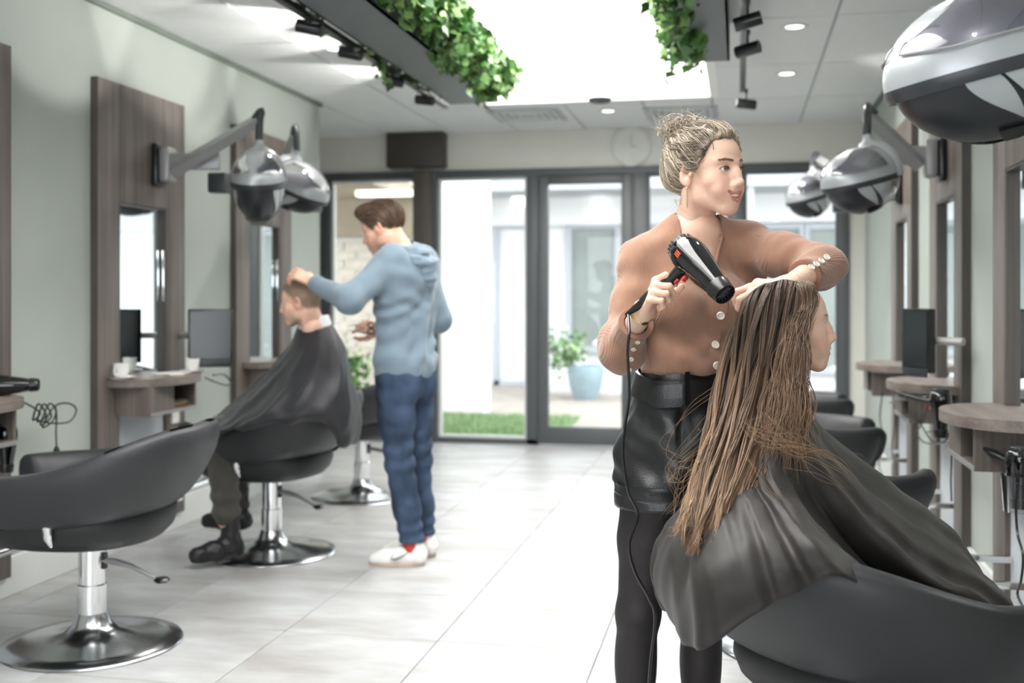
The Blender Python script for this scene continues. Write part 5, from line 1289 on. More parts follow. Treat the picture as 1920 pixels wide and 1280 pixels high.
# the dryer in her hand
rear, noz = W(1277, 462, 2.635), W(1354, 546, 2.505)
xa_ = (noz-rear)/np.linalg.norm(noz-rear); hd_ = -cR*.088-cU*.119+cF*.016; hd_ /= np.linalg.norm(hd_)
za_ = -hd_; za_ -= xa_*(za_ @ xa_); za_ /= np.linalg.norm(za_); ya_ = np.cross(za_, xa_)
o_ = rear+xa_*.088
dt = thing('hair_dryer', 'glossy black hair dryer held in the woman\'s raised hand', 'hair dryer', tuple(o_), group='black hair dryers')
DM = Matrix(((xa_[0], ya_[0], za_[0], 0), (xa_[1], ya_[1], za_[1], 0), (xa_[2], ya_[2], za_[2], 0), (0, 0, 0, 1)))
hair_dryer_body(dt, DM)
lg = MB()
for k in range(3): 
    a0 = -.45+k*.11; lg.grid(np.array([[(x, -.0445*math.cos(a0+dx_), .0445*math.sin(a0+dx_)) for dx_ in (0, .04, .075)] for x in (-.052, -.044, -.034)]))
lg.xf(DM); lg.build('stripe_mark', mat('orange_print', 'e4553a', .4), dt)
cs = np.array(DM)[:3, :3] @ np.array((-.063, 0, -.21))
cp = [o_+cs*.97, W(1180, 622, 2.60), W(1177, 660, 2.60), W(1180, 740, 2.62), W(1172, 800, 2.64), W(1168, 850, 2.65), W(1178, 920, 2.66), W(1196, 965, 2.66), W(1180, 1020, 2.66), W(1190, 1070, 2.66), W(1216, 1120, 2.66), W(1228, 1160, 2.66), W(1218, 1260, 2.68), W(1212, 1400, 2.7), W(1200, 1560, 2.75)]
cord = MB().tube(np.array(crom(cp, 150))-o_, .0035, 8).build('power_cord', M_black, dt)
# ---------------------------------------------------------------- cloth loft helper
def loftcape(name, t, inv, guides, m, nu=110, nv=64, foldamp=.010, nf=13, closed=True, thick=.003, seed=1, grow=1.0):
    """guides: list of polylines from neck to hem in order round the body"""
    G = np.array([crom(g, nv) for g in guides])     # (g, nv, 3)
    if closed: G = np.concatenate([G[-2:], G, G[:3]]); n0, n1 = 2, len(guides)+2
    else: n0, n1 = 0, len(guides)-1
    out = []
    for tt in np.linspace(n0, n1, nu+1)[:-1 if closed else None]:
        i = min(int(tt), len(G)-3 if closed else len(G)-2); f = tt-i
        p0, p1, p2, p3 = G[max(i-1, 0)], G[i], G[i+1], G[min(i+2, len(G)-1)]
        out.append(.5*((2*p1)+(-p0+p2)*f+(2*p0-5*p1+4*p2-p3)*f*f+(-p0+3*p1-3*p2+p3)*f**3))
    P = np.array(out); du = np.gradient(P, axis=0); dv = np.gradient(P, axis=1); N = np.cross(du, dv); N /= np.linalg.norm(N, axis=2)[..., None]+1e-9
    u = np.linspace(0, 2*PI, P.shape[0], endpoint=not closed)[:, None]; v = np.linspace(0, 1, nv)[None]
    w = np.sin(u*nf+2.2*np.sin(v*3+seed)+1.5*np.sin(u*3+seed))*.6+np.sin(u*(nf*1.9)+v*4+seed*2)*.3
    sharp = 1-np.abs(w)**.7
    d = (w*.6+(sharp-.5)*.6)*foldamp*np.clip((v-.06)/.35, 0, 1)**grow+snoise(P.reshape(-1, 3), 4.5, seed).reshape(P.shape[:2])*foldamp*.5*np.clip(v*4, 0, 1)
    P = P+N*d[..., None]; mb = MB()
    if closed: mb.grid(P, cu=True); mb.grid((P-N*thick)[::-1], cu=True)
    else: mb.grid(P); mb.grid((P-N*thick)[::-1])
    mb.v = [q-inv for q in mb.v]
    o = mb.build(name, m, t, smooth=180); return o
def capemat(name, col, rough=.5):
    return mat(name, col, rough, noise=.03, nscale=12, sheen=.06, spec=.4, bump=.12, bscale=1200)
M_cape = capemat('charcoal_cape', '252529', .52); M_cape2 = capemat('brown_black_cape', '262220', .5)
# ---------------------------------------------------------------- the standing stylist in the hoodie
M_hood = mat('blue_sweat_fabric', '7a8b98', .92, noise=.05, nscale=10, sheen=.3, spec=.15, bump=.2, bscale=900)
M_denim = mat('denim', '4a5b75', .85, noise=.34, nscale=9, spec=.2, bump=.25, bscale=900, stretch=(1, 1, .45))
def man():
    D0 = 5.38; C0 = W(758, 558, D0); inv = np.array((C0[0], C0[1], 0))
    t = thing('person', 'man with swept-back hair, blue hoodie and jeans, standing over the seated client', 'person', (C0[0], C0[1], 0))
    def put(name, V, Fq, m, cols=None, sm=180): return mk(name, V-inv, Fq, m, t, smooth=sm, cols=cols)
    lat, face = facing(-118); R3 = frame(lat, face)
    def T(a, b, z): return inv+lat*a+face*b+cU*z
    # lat = his left side, which points towards the camera and image left
    Sn, En, Wn = W(735, 488, 5.28), W(655, 562, 5.10), W(588, 530, 5.28)
    Sf, Ef, Wf = W(795, 492, 5.50), W(822, 598, 5.52), W(712, 622, 5.60)
    Sf = W(790, 490, 5.50)
    HMm = head_matrix(W(716, 427, 5.36), -104, pitch=.34, roll=0, sc=1.06); hn = xfm(HMm, np.array([[0, -.045, -.14]]))[0]
    def torso(f, e):
        f.ell(T(0, -.01, .95), (.150+e, .105+e, .12+e), R=R3, k=0); f.ell(T(0, 0, 1.12), (.150+e, .105+e, .14+e), R=R3, k=.07)
        f.ell(T(0, .0, 1.31), (.168+e, .118+e, .17+e), R=R3, k=.07); f.cap(Sn, T(.05, -.02, 1.47), .056+e, .05+e, k=.06); f.cap(Sf, T(-.05, -.02, 1.47), .056+e, .05+e, k=.06)
        f.ell(T(0, -.05, 1.40), (.14+e, .07+e, .09+e), R=R3, k=.06)
        for S in (Sn, Sf): f.cap(S, hn-cU*.01, .036+e, .03+e, k=.05)
    f = Field(inv-np.array((.75, .45, -.02)), inv+np.array((.35, .45, 1.62)), .009)
    torso(f, -.01)
    for ch_ in ((Sn, En, Wn), (Sf, Ef, Wf)): f.chain(ch_, [.050, .042, .028], k=.02)
    legs = [(T(.085, 0, .90), W(748, 858, 5.32), W(772, 1012, 5.34)), (T(-.085, 0, .90), W(782, 855, 5.50), W(793, 1000, 5.52))]
    for h_, k_, a_ in legs: f.chain([h_, k_, a_], [.085, .055, .036], k=.03)
    f.cap(T(0, -.02, 1.47), hn, .062, .056, k=.04)
    V, Fq = f.mesh(); sk = [(smooth_mesh(V, Fq, 1), Fq, np.tile(SKIN_M, (len(V), 1)))]
    hp = dict(male=1, skin=SKIN_M*1.08, liner=.15, lipamt=.5, lip='c08273', stubble=.28, stubcol='8a6a55', blush=.5, brow='5f4838', neck=tuple(xfm(HMm.inverted(), np.array([T(0, -.02, 1.47)]))[0]))
    fh, V, Fq, C, bz = make_head(hp, .0024); sk.append((xfm(HMm, V), Fq, C))
    h1 = Field(Wn-.17, Wn+.15, .0035); hand(h1, Wn, W(556, 513, 5.30)-Wn, cU*.85-cF*.5, 1, [(.3, .7, .4), (.4, .8, .5), (.5, .8, .5), (.6, .8, .5)], 1.06, spread=.12, fore=(Wn-En)/np.linalg.norm(Wn-En))
    V, Fq = h1.mesh(); sk.append((V, Fq, np.tile(SKIN_M, (len(V), 1))))
    h2 = Field(Wf-.17, Wf+.17, .0035); hand(h2, Wf, W(686, 612, 5.56)-Wf, -cF*.6+cU*.3-cR*.2, -1, [(.5, .9, .5), (.9, 1.2, .7), (1.1, 1.3, .7), (1.2, 1.3, .7)], 1.04, spread=.03)
    V, Fq = h2.mesh(); sk.append((V, Fq, np.tile(SKIN_M, (len(V), 1))))
    put('body', *joinm(sk)[:2], M_skin, joinm(sk)[2])
    Ml = Matrix.Translation(-Vector(inv)) @ HMm; head_extras(t, Ml, hp, iris='5a5040', gaze=(0, 1, -.35))
    # hair
    g = Field((-.12, -.14, -.09), (.12, .14, .17), .0035)
    g.ell((0, -.020, .036), (.0815, .1005, .0880), k=0); g.ell((0, .015, .036), (.070, .078, .086), k=.03); g.ell((0, .062, .098), (.052, .040, .028), k=.03)
    g.plane((0, .028, 0), (0, 1, -.72), k=.012); g.plane((0, 0, -.080), (0, -.5, -1), k=.02)
    for s in (-1, 1): g.ell((s*.088, .000, -.022), (.03, .026, .034), k=.01, mode='s')
    V, Fq = g.mesh(); ca = np.array([hexc(c) for c in ('46352b', '5e4839', '7a604c')])
    mk('hair', xfm(Ml, V), Fq, M_hair, t, smooth=180, cols=np.tile(ca[1]*.8, (len(V), 1)))
    n = 1500; cur = V[rng.choice(len(V), n)].copy(); L_ = [cur.copy()]; off = rng.uniform(.001, .005, n)
    for i in range(9):
        d = np.stack([np.zeros(n), -np.ones(n)*.9, -.2-2.2*np.clip(-cur[:, 1]/.06, 0, 1)-np.clip((.05-cur[:, 2])/.05, 0, 1)*.7], 1)+rng.normal(size=(n, 3))*.1; gr = g.grad(cur); d -= gr*(d*gr).sum(1)[:, None]; d /= np.linalg.norm(d, axis=1)[:, None]+1e-6
        cur = cur+d*.0065; cur = cur-g.grad(cur)*(g.at(cur)-off)[:, None]; L_.append(cur.copy())
    P = np.stack(L_, 1); strands('hair_strands', xfm(Ml, P.reshape(-1, 3)).reshape(P.shape), .0011, M_hair, t, cols=ca[rng.integers(0, 3, n)][:, None]*np.ones((n, 10, 1)))['kind'] = 'stuff'
    # hoodie
    c = Field(inv-np.array((.72, .45, -.86)), inv+np.array((.35, .45, 1.62)), .0075)
    torso(c, .018); c.ell(T(0, 0, 1.0), (.172, .128, .10), R=R3, k=.06)
    c.chain([Sn, En, Wn+(En-Wn)*.12], [.070, .062, .042], k=.05); c.chain([Sf, Ef, Wf+(Ef-Wf)*.12], [.070, .062, .042], k=.05)
    c.ell(T(0, -.03, 1.52), (.085, .075, .05), R=R3, k=.04)
    c.plane((0, 0, .915), (0, 0, -1)); V, Fq = c.mesh(); V = smooth_mesh(V, Fq, 1); N = vnormals(V, Fq)
    z_ = V[:, 2]; a_ = (V-inv) @ lat; 
    fo = sum(np.sin(np.linalg.norm((V-E), axis=1)*60+q)*np.exp(-(np.linalg.norm(V-E, axis=1)/.09)**2) for E, q in ((En, 0), (Ef, 1), (Sn-cU*.08, 2), (Sf-cU*.1, .5), ))*.008
    for pt, dv, fq, am, wd in ((T(.12, .02, 1.22), (.6, 0, .8), 95, .009, .12), (T(.02, -.1, 1.02), (.9, .2, .35), 70, .009, .13), (T(-.1, -.08, 1.05), (.5, .5, .7), 80, .008, .11), (T(.08, -.06, 1.33), (-.5, .3, .8), 90, .007, .11), (T(-.02, -.1, 1.2), (.9, 0, .25), 60, .008, .15)):
        q = (V-pt) @ (lat*dv[0]+face*dv[1]+cU*dv[2]); fo = fo+np.sin(q*fq+np.sin(z_*30)*.6)*np.exp(-(np.linalg.norm(V-pt, axis=1)/wd)**2)*am
    fo += np.sin(a_*45+z_*18+2*np.sin(z_*9))*.008*np.clip((1.35-z_)/.3, 0, 1)*np.clip((z_-.97)/.05, 0, 1)
    V = V+N*(fo+snoise(V, 4, 6)*.005)[:, None]
    cen = V[Fq].mean(1); kill = (cen[:, 2] > 1.52) & (np.linalg.norm((cen-hn)[:, :2], axis=1) < .066)
    put('hoodie', V, Fq[~kill], M_hood)
    # hood lying on the back: folded roll
    hd = Field(inv+np.array((-.28, -.28, 1.30)), inv+np.array((.28, .28, 1.62)), .006)
    pts = crom([T(.075, .085, 1.455), T(.098, .01, 1.495), T(.080, -.065, 1.515), T(.0, -.100, 1.515), T(-.080, -.065, 1.515), T(-.098, .01, 1.495), T(-.075, .085, 1.455)], 13)
    hd.chain(pts, np.interp(np.linspace(0, 1, 13), [0, .25, .5, .75, 1], [.014, .024, .030, .024, .014]), k=.012)
    pts = crom([T(.098, -.05, 1.475), T(.075, -.12, 1.475), T(0, -.150, 1.462), T(-.075, -.12, 1.475), T(-.098, -.05, 1.475)], 11); hd.chain(pts, np.interp(np.linspace(0, 1, 11), [0, .5, 1], [.016, .034, .016]), k=.012)
    hd.ell(T(0, -.130, 1.41), (.062, .040, .060), R=R3, k=.02); hd.cap(T(0, -.150, 1.40), T(0, -.155, 1.365), .030, .016, k=.02)
    V, Fq = hd.mesh(); V = smooth_mesh(V, Fq, 1); V = V+vnormals(V, Fq)*(np.sin(V[:, 2]*150+((V-inv) @ lat)*30)*.0028+snoise(V, 10, 3)*.003)[:, None]; put('hood', V, Fq, M_hood)
    # waistband rib and cuffs
    m = MB(); P = []
    for z, r in ((.985, 0.006), (.975, .010), (.92, .009), (.912, .004), (.912, -.02)):
        P.append([T(math.cos(a)*(.168+r), math.sin(a)*(.124+r)-.002, z) for a in np.arange(60)*2*PI/60])
    m.grid(np.array(P), cv=True); m.v = [q-inv for q in m.v]; m.build('waistband', M_hood, t)
    for S_, W_ in ((En, Wn), (Ef, Wf)):
        d = W_-S_; p = S_+d*.86; q = Vector(d).to_track_quat('Z', 'Y').to_matrix().to_4x4()
        MB().rev([(.030, -.02), (.043, -.018), (.044, .0), (.042, .03), (.036, .034), (.028, .03)], 30, cap=False).xf(Matrix.Translation(Vector(p-inv)) @ q).build('cuff', M_hood, t)
    # jeans
    j = Field(inv-np.array((.35, .35, -.06)), inv+np.array((.35, .35, 1.02)), .007)
    j.ell(T(0, -.01, .93), (.158, .118, .11), R=R3, k=0)
    for s in (-1, 1): j.ell(T(s*.075, -.07, .87), (.075, .06, .08), R=R3, k=.05)
    for h_, k_, a_ in legs: j.chain([h_, h_*.5+k_*.5, k_, k_*.4+a_*.6, a_-cU*.0], [.098, .086, .070, .064, .060], k=.03)
    j.plane((0, 0, .115), (0, 0, -1)); V, Fq = j.mesh(); V = smooth_mesh(V, Fq, 1); N = vnormals(V, Fq); fo = 0
    for h_, k_, a_ in legs:
        for cpt, w_, fq, am in ((k_+cU*.03, .12, 70, .009), (a_+cU*.05, .08, 95, .007), (h_-cU*.08, .10, 60, .005)):
            fo = fo+np.sin((V[:, 2]-cpt[2])*fq+((V-cpt) @ lat)*18)*np.exp(-(np.linalg.norm(V-cpt, axis=1)/w_)**2)*am
    put('jeans', V+N*(fo+snoise(V, 7, 2)*.003)[:, None], Fq, M_denim)
    M_shoe = mat('white_leather_shoe', 'eeece8', .4, noise=.02); M_sole = mat('shoe_sole', 'c9b6a6', .7); M_sock = mat('red_sock', 'c8433f', .9, noise=.05)
    for k, (h_, k_, a_) in enumerate(legs):
        heel = a_*np.array((1, 1, 0)); fd = -cR*.98+cF*(.02 if k == 0 else -.05); fd /= np.linalg.norm(fd); s0 = heel-fd*.065
        sd = np.cross(fd, cU)
        m = MB().tube([np.array((a_[0], a_[1], .07)), np.array((a_[0], a_[1], .14))], .044, 20); m.v = [q-inv for q in m.v]; m.build('sock', M_sock, t)
        sf = Field(heel-np.array((.28, .12, .01)), heel+np.array((.16, .12, .16)), .0045)
        sf.cap(heel-fd*.025+cU*.06, heel-fd*.02+cU*.10, .040, .038, k=.02); sf.chain([heel-fd*.03+cU*.045, heel+fd*.05+cU*.050, heel+fd*.13+cU*.034, heel+fd*.175+cU*.028], [.044, .042, .040, .032], k=.03)
        sf.plane((0, 0, .018), (0, 0, -1)); sf.plane((0, 0, .118), (0, 0, 1)); V, Fq = sf.mesh(); sh = put('shoe', smooth_mesh(V, Fq, 1), Fq, M_shoe)
        P = []
        for z, g_ in ((.022, .0), (.020, .003), (.002, .002), (.001, -.004)):
            ring = []
            for a in np.arange(40)*2*PI/40:
                ca_, sa_ = math.cos(a), math.sin(a); L = .135+g_; w2 = (.042 if ca_ < 0 else .046-.012*max(0, ca_)**3)+g_; ring.append(heel+fd*(.072+ca_*L)+sd*sa_*w2+cU*z-inv)
            P.append(ring)
        mk('sole', *(lambda mb: (mb.v[0], mb.f))(MB().grid(np.array(P), cv=True, cap=True)), M_sole, sh)
        # curved side mark
        for sg_ in (1, -1):
            pts = crom([heel+fd*.005+cU*.078+sd*sg_*.040, heel+fd*.035+cU*.058+sd*sg_*.0425, heel+fd*.075+cU*.040+sd*sg_*.042, heel+fd*.095+cU*.044+sd*sg_*.0405, heel+fd*.085+cU*.060+sd*sg_*.0395], 20)
            for q_ in range(3): pts = pts-sf.grad(pts)*(sf.at(pts)-.001)[:, None]
            mk('side_mark', *(lambda mb: (mb.v[0]-inv, mb.f))(MB().tube(pts, [.0022+.0055*math.sin(PI*min(1, x*1.1))**1.5*(x < .91)+.0004 for x in np.linspace(0, 1, 20)], 8, flat=.35)), M_black, sh)
    return t
man()
# clipper/scissors in his far hand
sc_ = W(683, 615, 5.52)
cs_ = thing('hair_scissors', 'dark scissors in the hand of the man in the blue hoodie', 'scissors', tuple(sc_))
for s in (-1, 1):
    m = MB().tube([np.array((0, 0, 0)), -cR*.05+cU*(.016*s), -cR*.09+cU*(.006*s)-cF*.0], [.003, .0035, .0012], 6); m.build('blade', M_alu, cs_)
    a = np.linspace(0, 2*PI, 24); ce_ = cR*.035+cU*(.016*s); MB().tube([ce_+cR*.018*math.cos(x)+cU*.013*math.sin(x) for x in a], .0035, 6, cap=False).build('finger_ring', M_black, cs_)
# ---------------------------------------------------------------- seated client of the man
def client():
    D0 = 5.45; C0 = W(600, 558, D0); inv = np.array((C0[0], C0[1], 0))
    t = thing('person', 'seated man with cropped grey hair, head bowed under the stylist\'s hand, in a dark cape', 'person', (C0[0], C0[1], 0))
    lat, face = facing(-92); R3 = frame(lat, face)
    HMc = head_matrix(W(563, 565, 5.40), -97, pitch=.12, sc=1.0); hn = xfm(HMc, np.array([[0, -.045, -.14]]))[0]
    f = Field(inv-np.array((.75, .35, 0)), inv+np.array((.2, .35, 1.28)), .009)
    ps = W(592, 770, 5.48); ch = W(600, 690, 5.48)
    f.ell(ps, (.17, .14, .13), R=R3, k=0); f.ell(ch-cU*.04, (.14, .10, .16), R=R3, k=.06); f.cap(W(606, 668, 5.38), W(608, 668, 5.60), .05, .05, k=.05)
    f.cap(ch+cU*.14, hn, .062, .055, k=.04)
    kn = [W(415, 812, 5.36), W(430, 808, 5.58)]; an = [W(425, 978, 5.36), W(442, 955, 5.60)]
    for k in (0, 1): f.chain([ps+lat*(.08 if k == 0 else -.08), kn[k], an[k]], [.085, .062, .042], k=.03)
    V, Fq = f.mesh(); sk = [(smooth_mesh(V, Fq, 1), Fq, np.tile(SKIN_O, (len(V), 1)))]
    hp = dict(male=1, skin=SKIN_O, liner=.12, lipamt=.45, lip='b97a68', stubble=.2, stubcol='8c7a6e', blush=.8, brow='6a5a4c', closed=.35, neck=tuple(xfm(HMc.inverted(), np.array([ch+cU*.14]))[0]), buzz=.72, buzzcol='80705f')
    fh, V, Fq, C, bz = make_head(hp, .0024); sk.append((xfm(HMc, V), Fq, C)); J = joinm(sk); mk('body', J[0]-inv, J[1], M_skin, t, smooth=180, cols=J[2])
    Ml = Matrix.Translation(-Vector(inv)) @ HMc; head_extras(t, Ml, hp, iris='5a5040', gaze=(0, 1, -.3))
    # cropped hair stubble
    ax = np.abs(V[:, 0]); ok = (V[:, 2] > .068-.13*np.clip((.062-V[:, 1])/.10, 0, 1)) & (V[:, 2] > -.045) & (ax < .080) & (V[:, 1] < .066); idx = rng.choice(np.where(ok)[0], 3600); N = vnormals(V, Fq)[idx]; p = V[idx]
    P = np.stack([p-N*.001, p+N*.004+np.array((0, .002, 0)), p+N*.007+np.array((0, .004, .002))], 1); cc = np.array([hexc(c) for c in ('5e5148', '7d6e62', 'a39a90')])[rng.integers(0, 3, 3600)]
    strands('hair', xfm(Ml, P.reshape(-1, 3)).reshape(P.shape), .0006, M_hair, t, cols=cc[:, None]*np.ones((3600, 3, 1)))['kind'] = 'stuff'
    # trousers
    j = Field(inv-np.array((.75, .35, -.10)), inv+np.array((.2, .35, .80)), .009); j.ell(ps, (.18, .15, .13), R=R3, k=0)
    M_tr = mat('dark_olive_trousers', '4a4843', .9, noise=.12, nscale=9, sheen=.2, bump=.2, bscale=600)
    for k in (0, 1): j.chain([ps+lat*(.08 if k == 0 else -.08), kn[k], an[k]+cU*.04], [.105, .080, .066], k=.04)
    V, Fq = j.mesh(); V = smooth_mesh(V, Fq, 1); N = vnormals(V, Fq); fo = sum(np.sin((V[:, 2])*80+q)*np.exp(-(np.linalg.norm(V-a_-cU*.08, axis=1)/.13)**2) for a_, q in zip(an, (0, 1)))*.008
    mk('trousers', V+N*(fo+snoise(V, 6, 3)*.005)[:, None]-inv, Fq, M_tr, t, smooth=180)
    M_bt = mat('worn_black_leather', '1e1e20', .42, noise=.1, bump=.2, bscale=200)
    for k in (0, 1):
        a_ = an[k]; heel = np.array((a_[0], a_[1], .0))+cR*.02; fd = -cR*.55+(-cF*.0)+np.array((0, 0, 0)); fd = -cR; zf = .12 if k else .03
        if k == 0: fd = -cR*.6-cF*.45; 
        else: fd = -cR*.9+cF*.2
        fd = fd/np.linalg.norm(fd); heel = heel+cU*zf
        b = Field(heel-np.array((.28, .22, .05)), heel+np.array((.2, .2, .26)), .006)
        b.chain([heel+cU*.20, heel+cU*.06], [.046, .046], k=.02); b.chain([heel+cU*.045-fd*.02, heel+fd*.08+cU*.045, heel+fd*.17+cU*.035], [.045, .046, .040], k=.03)
        b.plane(heel+cU*.0, (0, 0, -1)); V, Fq = b.mesh(); N = vnormals(V, Fq); mk('boot', V+N*(snoise(V, 14, 4)*.004)[:, None]-inv, Fq, M_bt, t, smooth=180)
    # collar strip
    q = Vector(hn-ch).to_track_quat('Z', 'Y').to_matrix().to_4x4(); M = Matrix.Translation(Vector(W(590, 606, 5.45)-inv)) @ Matrix.Rotation(-.18, 4, 'Y')
    MB().rev([(.070, -.03), (.086, -.028), (.080, .0), (.075, .03), (.071, .03), (.073, -.01)], 36, cap=False).xf(M).build('neck_strip', mat('white_neck_paper', 'eceeee', .8), t)
    return inv
cinv = client()
cp = thing('hairdressing_cape', 'dark charcoal cape worn by the seated man with cropped hair', 'cape', tuple(cinv))
g = [
 [W(558, 614, 5.46), W(540, 655, 5.46), W(500, 700, 5.46), W(425, 770, 5.46), W(378, 800, 5.46), W(372, 822, 5.46), W(380, 812, 5.50)],          # front
 [W(565, 618, 5.38), W(545, 668, 5.30), W(500, 725, 5.24), W(440, 780, 5.20), W(395, 812, 5.22), W(378, 824, 5.26), W(384, 822, 5.30)],
 [W(583, 620, 5.35), W(572, 668, 5.22), W(540, 720, 5.12), W(500, 768, 5.06), W(470, 790, 5.06), W(445, 802, 5.08), W(440, 808, 5.12)],
 [W(602, 617, 5.35), W(602, 662, 5.20), W(590, 710, 5.08), W(570, 748, 5.03), W(548, 772, 5.02), W(530, 786, 5.02), W(525, 794, 5.06)],        # near side
 [W(617, 611, 5.39), W(632, 655, 5.24), W(636, 705, 5.10), W(630, 748, 5.03), W(618, 772, 5.01), W(610, 785, 5.02), W(606, 792, 5.06)],
 [W(621, 606, 5.46), W(645, 655, 5.40), W(655, 710, 5.28), W(662, 760, 5.22), W(660, 800, 5.20), W(650, 832, 5.2), W(640, 836, 5.25)],        # back
 [W(617, 603, 5.53), W(636, 640, 5.62), W(650, 700, 5.66), W(664, 740, 5.66), W(668, 790, 5.6), W(664, 822, 5.55), W(655, 826, 5.5)],
 [W(603, 603, 5.56), W(604, 640, 5.72), W(600, 710, 5.82), W(590, 770, 5.86), W(585, 810, 5.86), W(580, 850, 5.86), W(580, 860, 5.84)],
 [W(581, 606, 5.55), W(560, 650, 5.68), W(525, 720, 5.74), W(470, 780, 5.78), W(440, 820, 5.78), W(430, 850, 5.78), W(430, 855, 5.76)],
 [W(565, 609, 5.52), W(540, 655, 5.57), W(500, 705, 5.60), W(420, 775, 5.62), W(385, 802, 5.62), W(382, 825, 5.62), W(388, 830, 5.6)],
]
loftcape('drape', cp, cinv, g, M_cape, foldamp=.014, nf=9, seed=2)
MB().rev([(.001, 0), (.009, .001), (.009, .004), (.001, .005)], 16).xf(Matrix.Translation(Vector(W(617, 622, 5.36)-cinv)) @ Matrix.Rotation(PI/2, 4, 'X')).build('snap_button', M_chrome, cp)
# ---------------------------------------------------------------- long-haired client in the right foreground
M_hairg = hairmat('brown_hair', .42)
def girl():
    HMg = head_matrix(W(1484, 610, 2.62), 86, pitch=-.04, roll=.0, sc=.95); inv = np.array(W(1490, 558, 2.60)); inv[2] = 0
    t = thing('person', 'seated client with very long damp brown hair seen from behind, face turned right', 'person', tuple(inv))
    lat, face = facing(112); R3 = frame(lat, face)
    hn = xfm(HMg, np.array([[0, -.045, -.14]]))[0]
    f = Field(inv-np.array((.45, .5, 0)), inv+np.array((.75, .55, 1.16)), .009)
    ps = W(1545, 1170, 2.64); ch = W(1478, 935, 2.60)
    f.ell(ps, (.15, .13, .13), R=R3, k=0); f.ell(ch, (.115, .085, .15), R=R3, k=.06); f.cap(ch+cU*.10+lat*.085, ch+cU*.10-lat*.085, .040, .040, k=.04); f.cap(ch+cU*.14, hn, .05, .045, k=.03)
    for s in (-1, 1):
        kn = W(1738, 1135, 2.70)+lat*s*.07; f.chain([ps+lat*s*.08, kn, kn-cU*.34+face*.03], [.085, .055, .038], k=.03); f.cap(kn-cU*.36+face*.03, kn-cU*.38+face*.16, .035, .028, k=.02)
    V, Fq = f.mesh(); sk = [(smooth_mesh(V, Fq, 1), Fq, np.tile(SKIN_F, (len(V), 1)))]
    hp = dict(smile=0, ears=0, buzz=1, buzzcol='463629', lip='c98578', liner=.5, lipamt=.7, blush=1, neck=tuple(xfm(HMg.inverted(), np.array([ch+cU*.14]))[0]))
    fh, V, Fq, C, bz = make_head(hp, .0020); sk.append((xfm(HMg, V), Fq, C)); J = joinm(sk); mk('body', J[0]-inv, J[1], M_skin, t, smooth=180, cols=J[2])
    Ml = Matrix.Translation(-Vector(inv)) @ HMg; head_extras(t, Ml, hp)
    # ---- hair: roots on the scalp, falling to the left and down
    cols = np.array([hexc(c) for c in ('33271f', '463629', '5c4737', '79624f', '4f4038')]); tipc = np.array([hexc(c) for c in ('6e533d', '8a6a4e', 'a5835f', '7d6049', '947358')])
    n = 6500; r = rng
    # guides: u-fraction s across (0 left edge .. 1 face edge), depth fraction w (0 near camera .. 1 far)
    def guide(s, w, L):
        top = np.array([W(1398, 556, 0+2.62), W(1430, 541, 2.62), W(1470, 536, 2.62), W(1505, 545, 2.62), W(1527, 562, 2.62)])
        vt = [(1380, 600), (1408, 600), (1450, 600), (1488, 605), (1508, 618)]
        v2 = [(1352, 690), (1390, 690), (1430, 690), (1466, 700), (1494, 715)]
        v3 = [(1330, 790), (1365, 795), (1400, 800), (1440, 800), (1488, 790)]
        v4 = [(1303, 880), (1335, 890), (1368, 900), (1405, 900), (1450, 880)]
        v5 = [(1285, 960), (1312, 975), (1340, 985), (1368, 985), (1395, 965)]
        v6 = [(1262, 1000), (1298, 1040), (1335, 1048), (1370, 1036), (1408, 995)]
        return vt, v2, v3, v4, v5, v6
    ks = [[(1425, 541), (1447, 534), (1474, 530), (1500, 533), (1517, 544)], [(1400, 556), (1428, 538), (1468, 529), (1506, 534), (1531, 554)], *guide(0, 0, 0)]
    dn = [2.60, 2.53, 2.505, 2.50, 2.46, 2.36, 2.28, 2.235]; df = [2.67, 2.71, 2.73, 2.72, 2.64, 2.50, 2.38, 2.32]
    S = r.random(n)**.9; wq = r.random(n)**1.5; layer = []
    for k, row in enumerate(ks):
        uv = np.array(row, float); x = S*4; i = np.clip(x.astype(int), 0, 3); fr_ = (x-i)[:, None]; q = uv[i]*(1-fr_)+uv[i+1]*fr_
        # rounded cross-section: near strands bulge, edges go deep
        edge = np.abs(S-.5)*2; Dn = dn[k]+(df[k]-dn[k])*(.55*edge**2.2); D = Dn+(df[k]-Dn)*wq
        layer.append(np.stack([W(a, b, d) for a, b, d in zip(q[:, 0], q[:, 1], D)]))
    Pk = np.stack(layer, 1)      # n, 7, 3
    nk = 30; tt = np.linspace(0, 7, nk); i = np.clip(tt.astype(int), 0, 6); fr_ = (tt-i)[None, :, None]
    ext = np.concatenate([2*Pk[:, :1]-Pk[:, 1:2], Pk, 2*Pk[:, -1:]-Pk[:, -2:-1]], 1)
    p0, p1, p2, p3 = ext[:, i], ext[:, i+1], ext[:, i+2], ext[:, i+3]
    P = .5*((2*p1)+(-p0+p2)*fr_+(2*p0-5*p1+4*p2-p3)*fr_**2+(-p0+3*p1-3*p2+p3)*fr_**3)
    # clumps: strands gather into locks towards the ends, locks wander
    nc = 150; cs = r.random(nc)**.9; cw = r.random(nc)**1.5; lab = np.argmin((S[:, None]-cs[None])**2*9+(wq[:, None]-cw[None])**2, 1)
    mean = np.zeros((nc, nk, 3)); cnt = np.bincount(lab, minlength=nc)[:, None, None]+1e-6
    for c in range(3): 
        for k in range(nk): mean[:, k, c] = np.bincount(lab, P[:, k, c], nc)
    mean /= cnt; tv = np.linspace(0, 1, nk)[None, :, None]; pull = .08+.42*np.clip((tv-.12)/.6, 0, 1)-.30*np.clip((tv-.75)/.25, 0, 1)
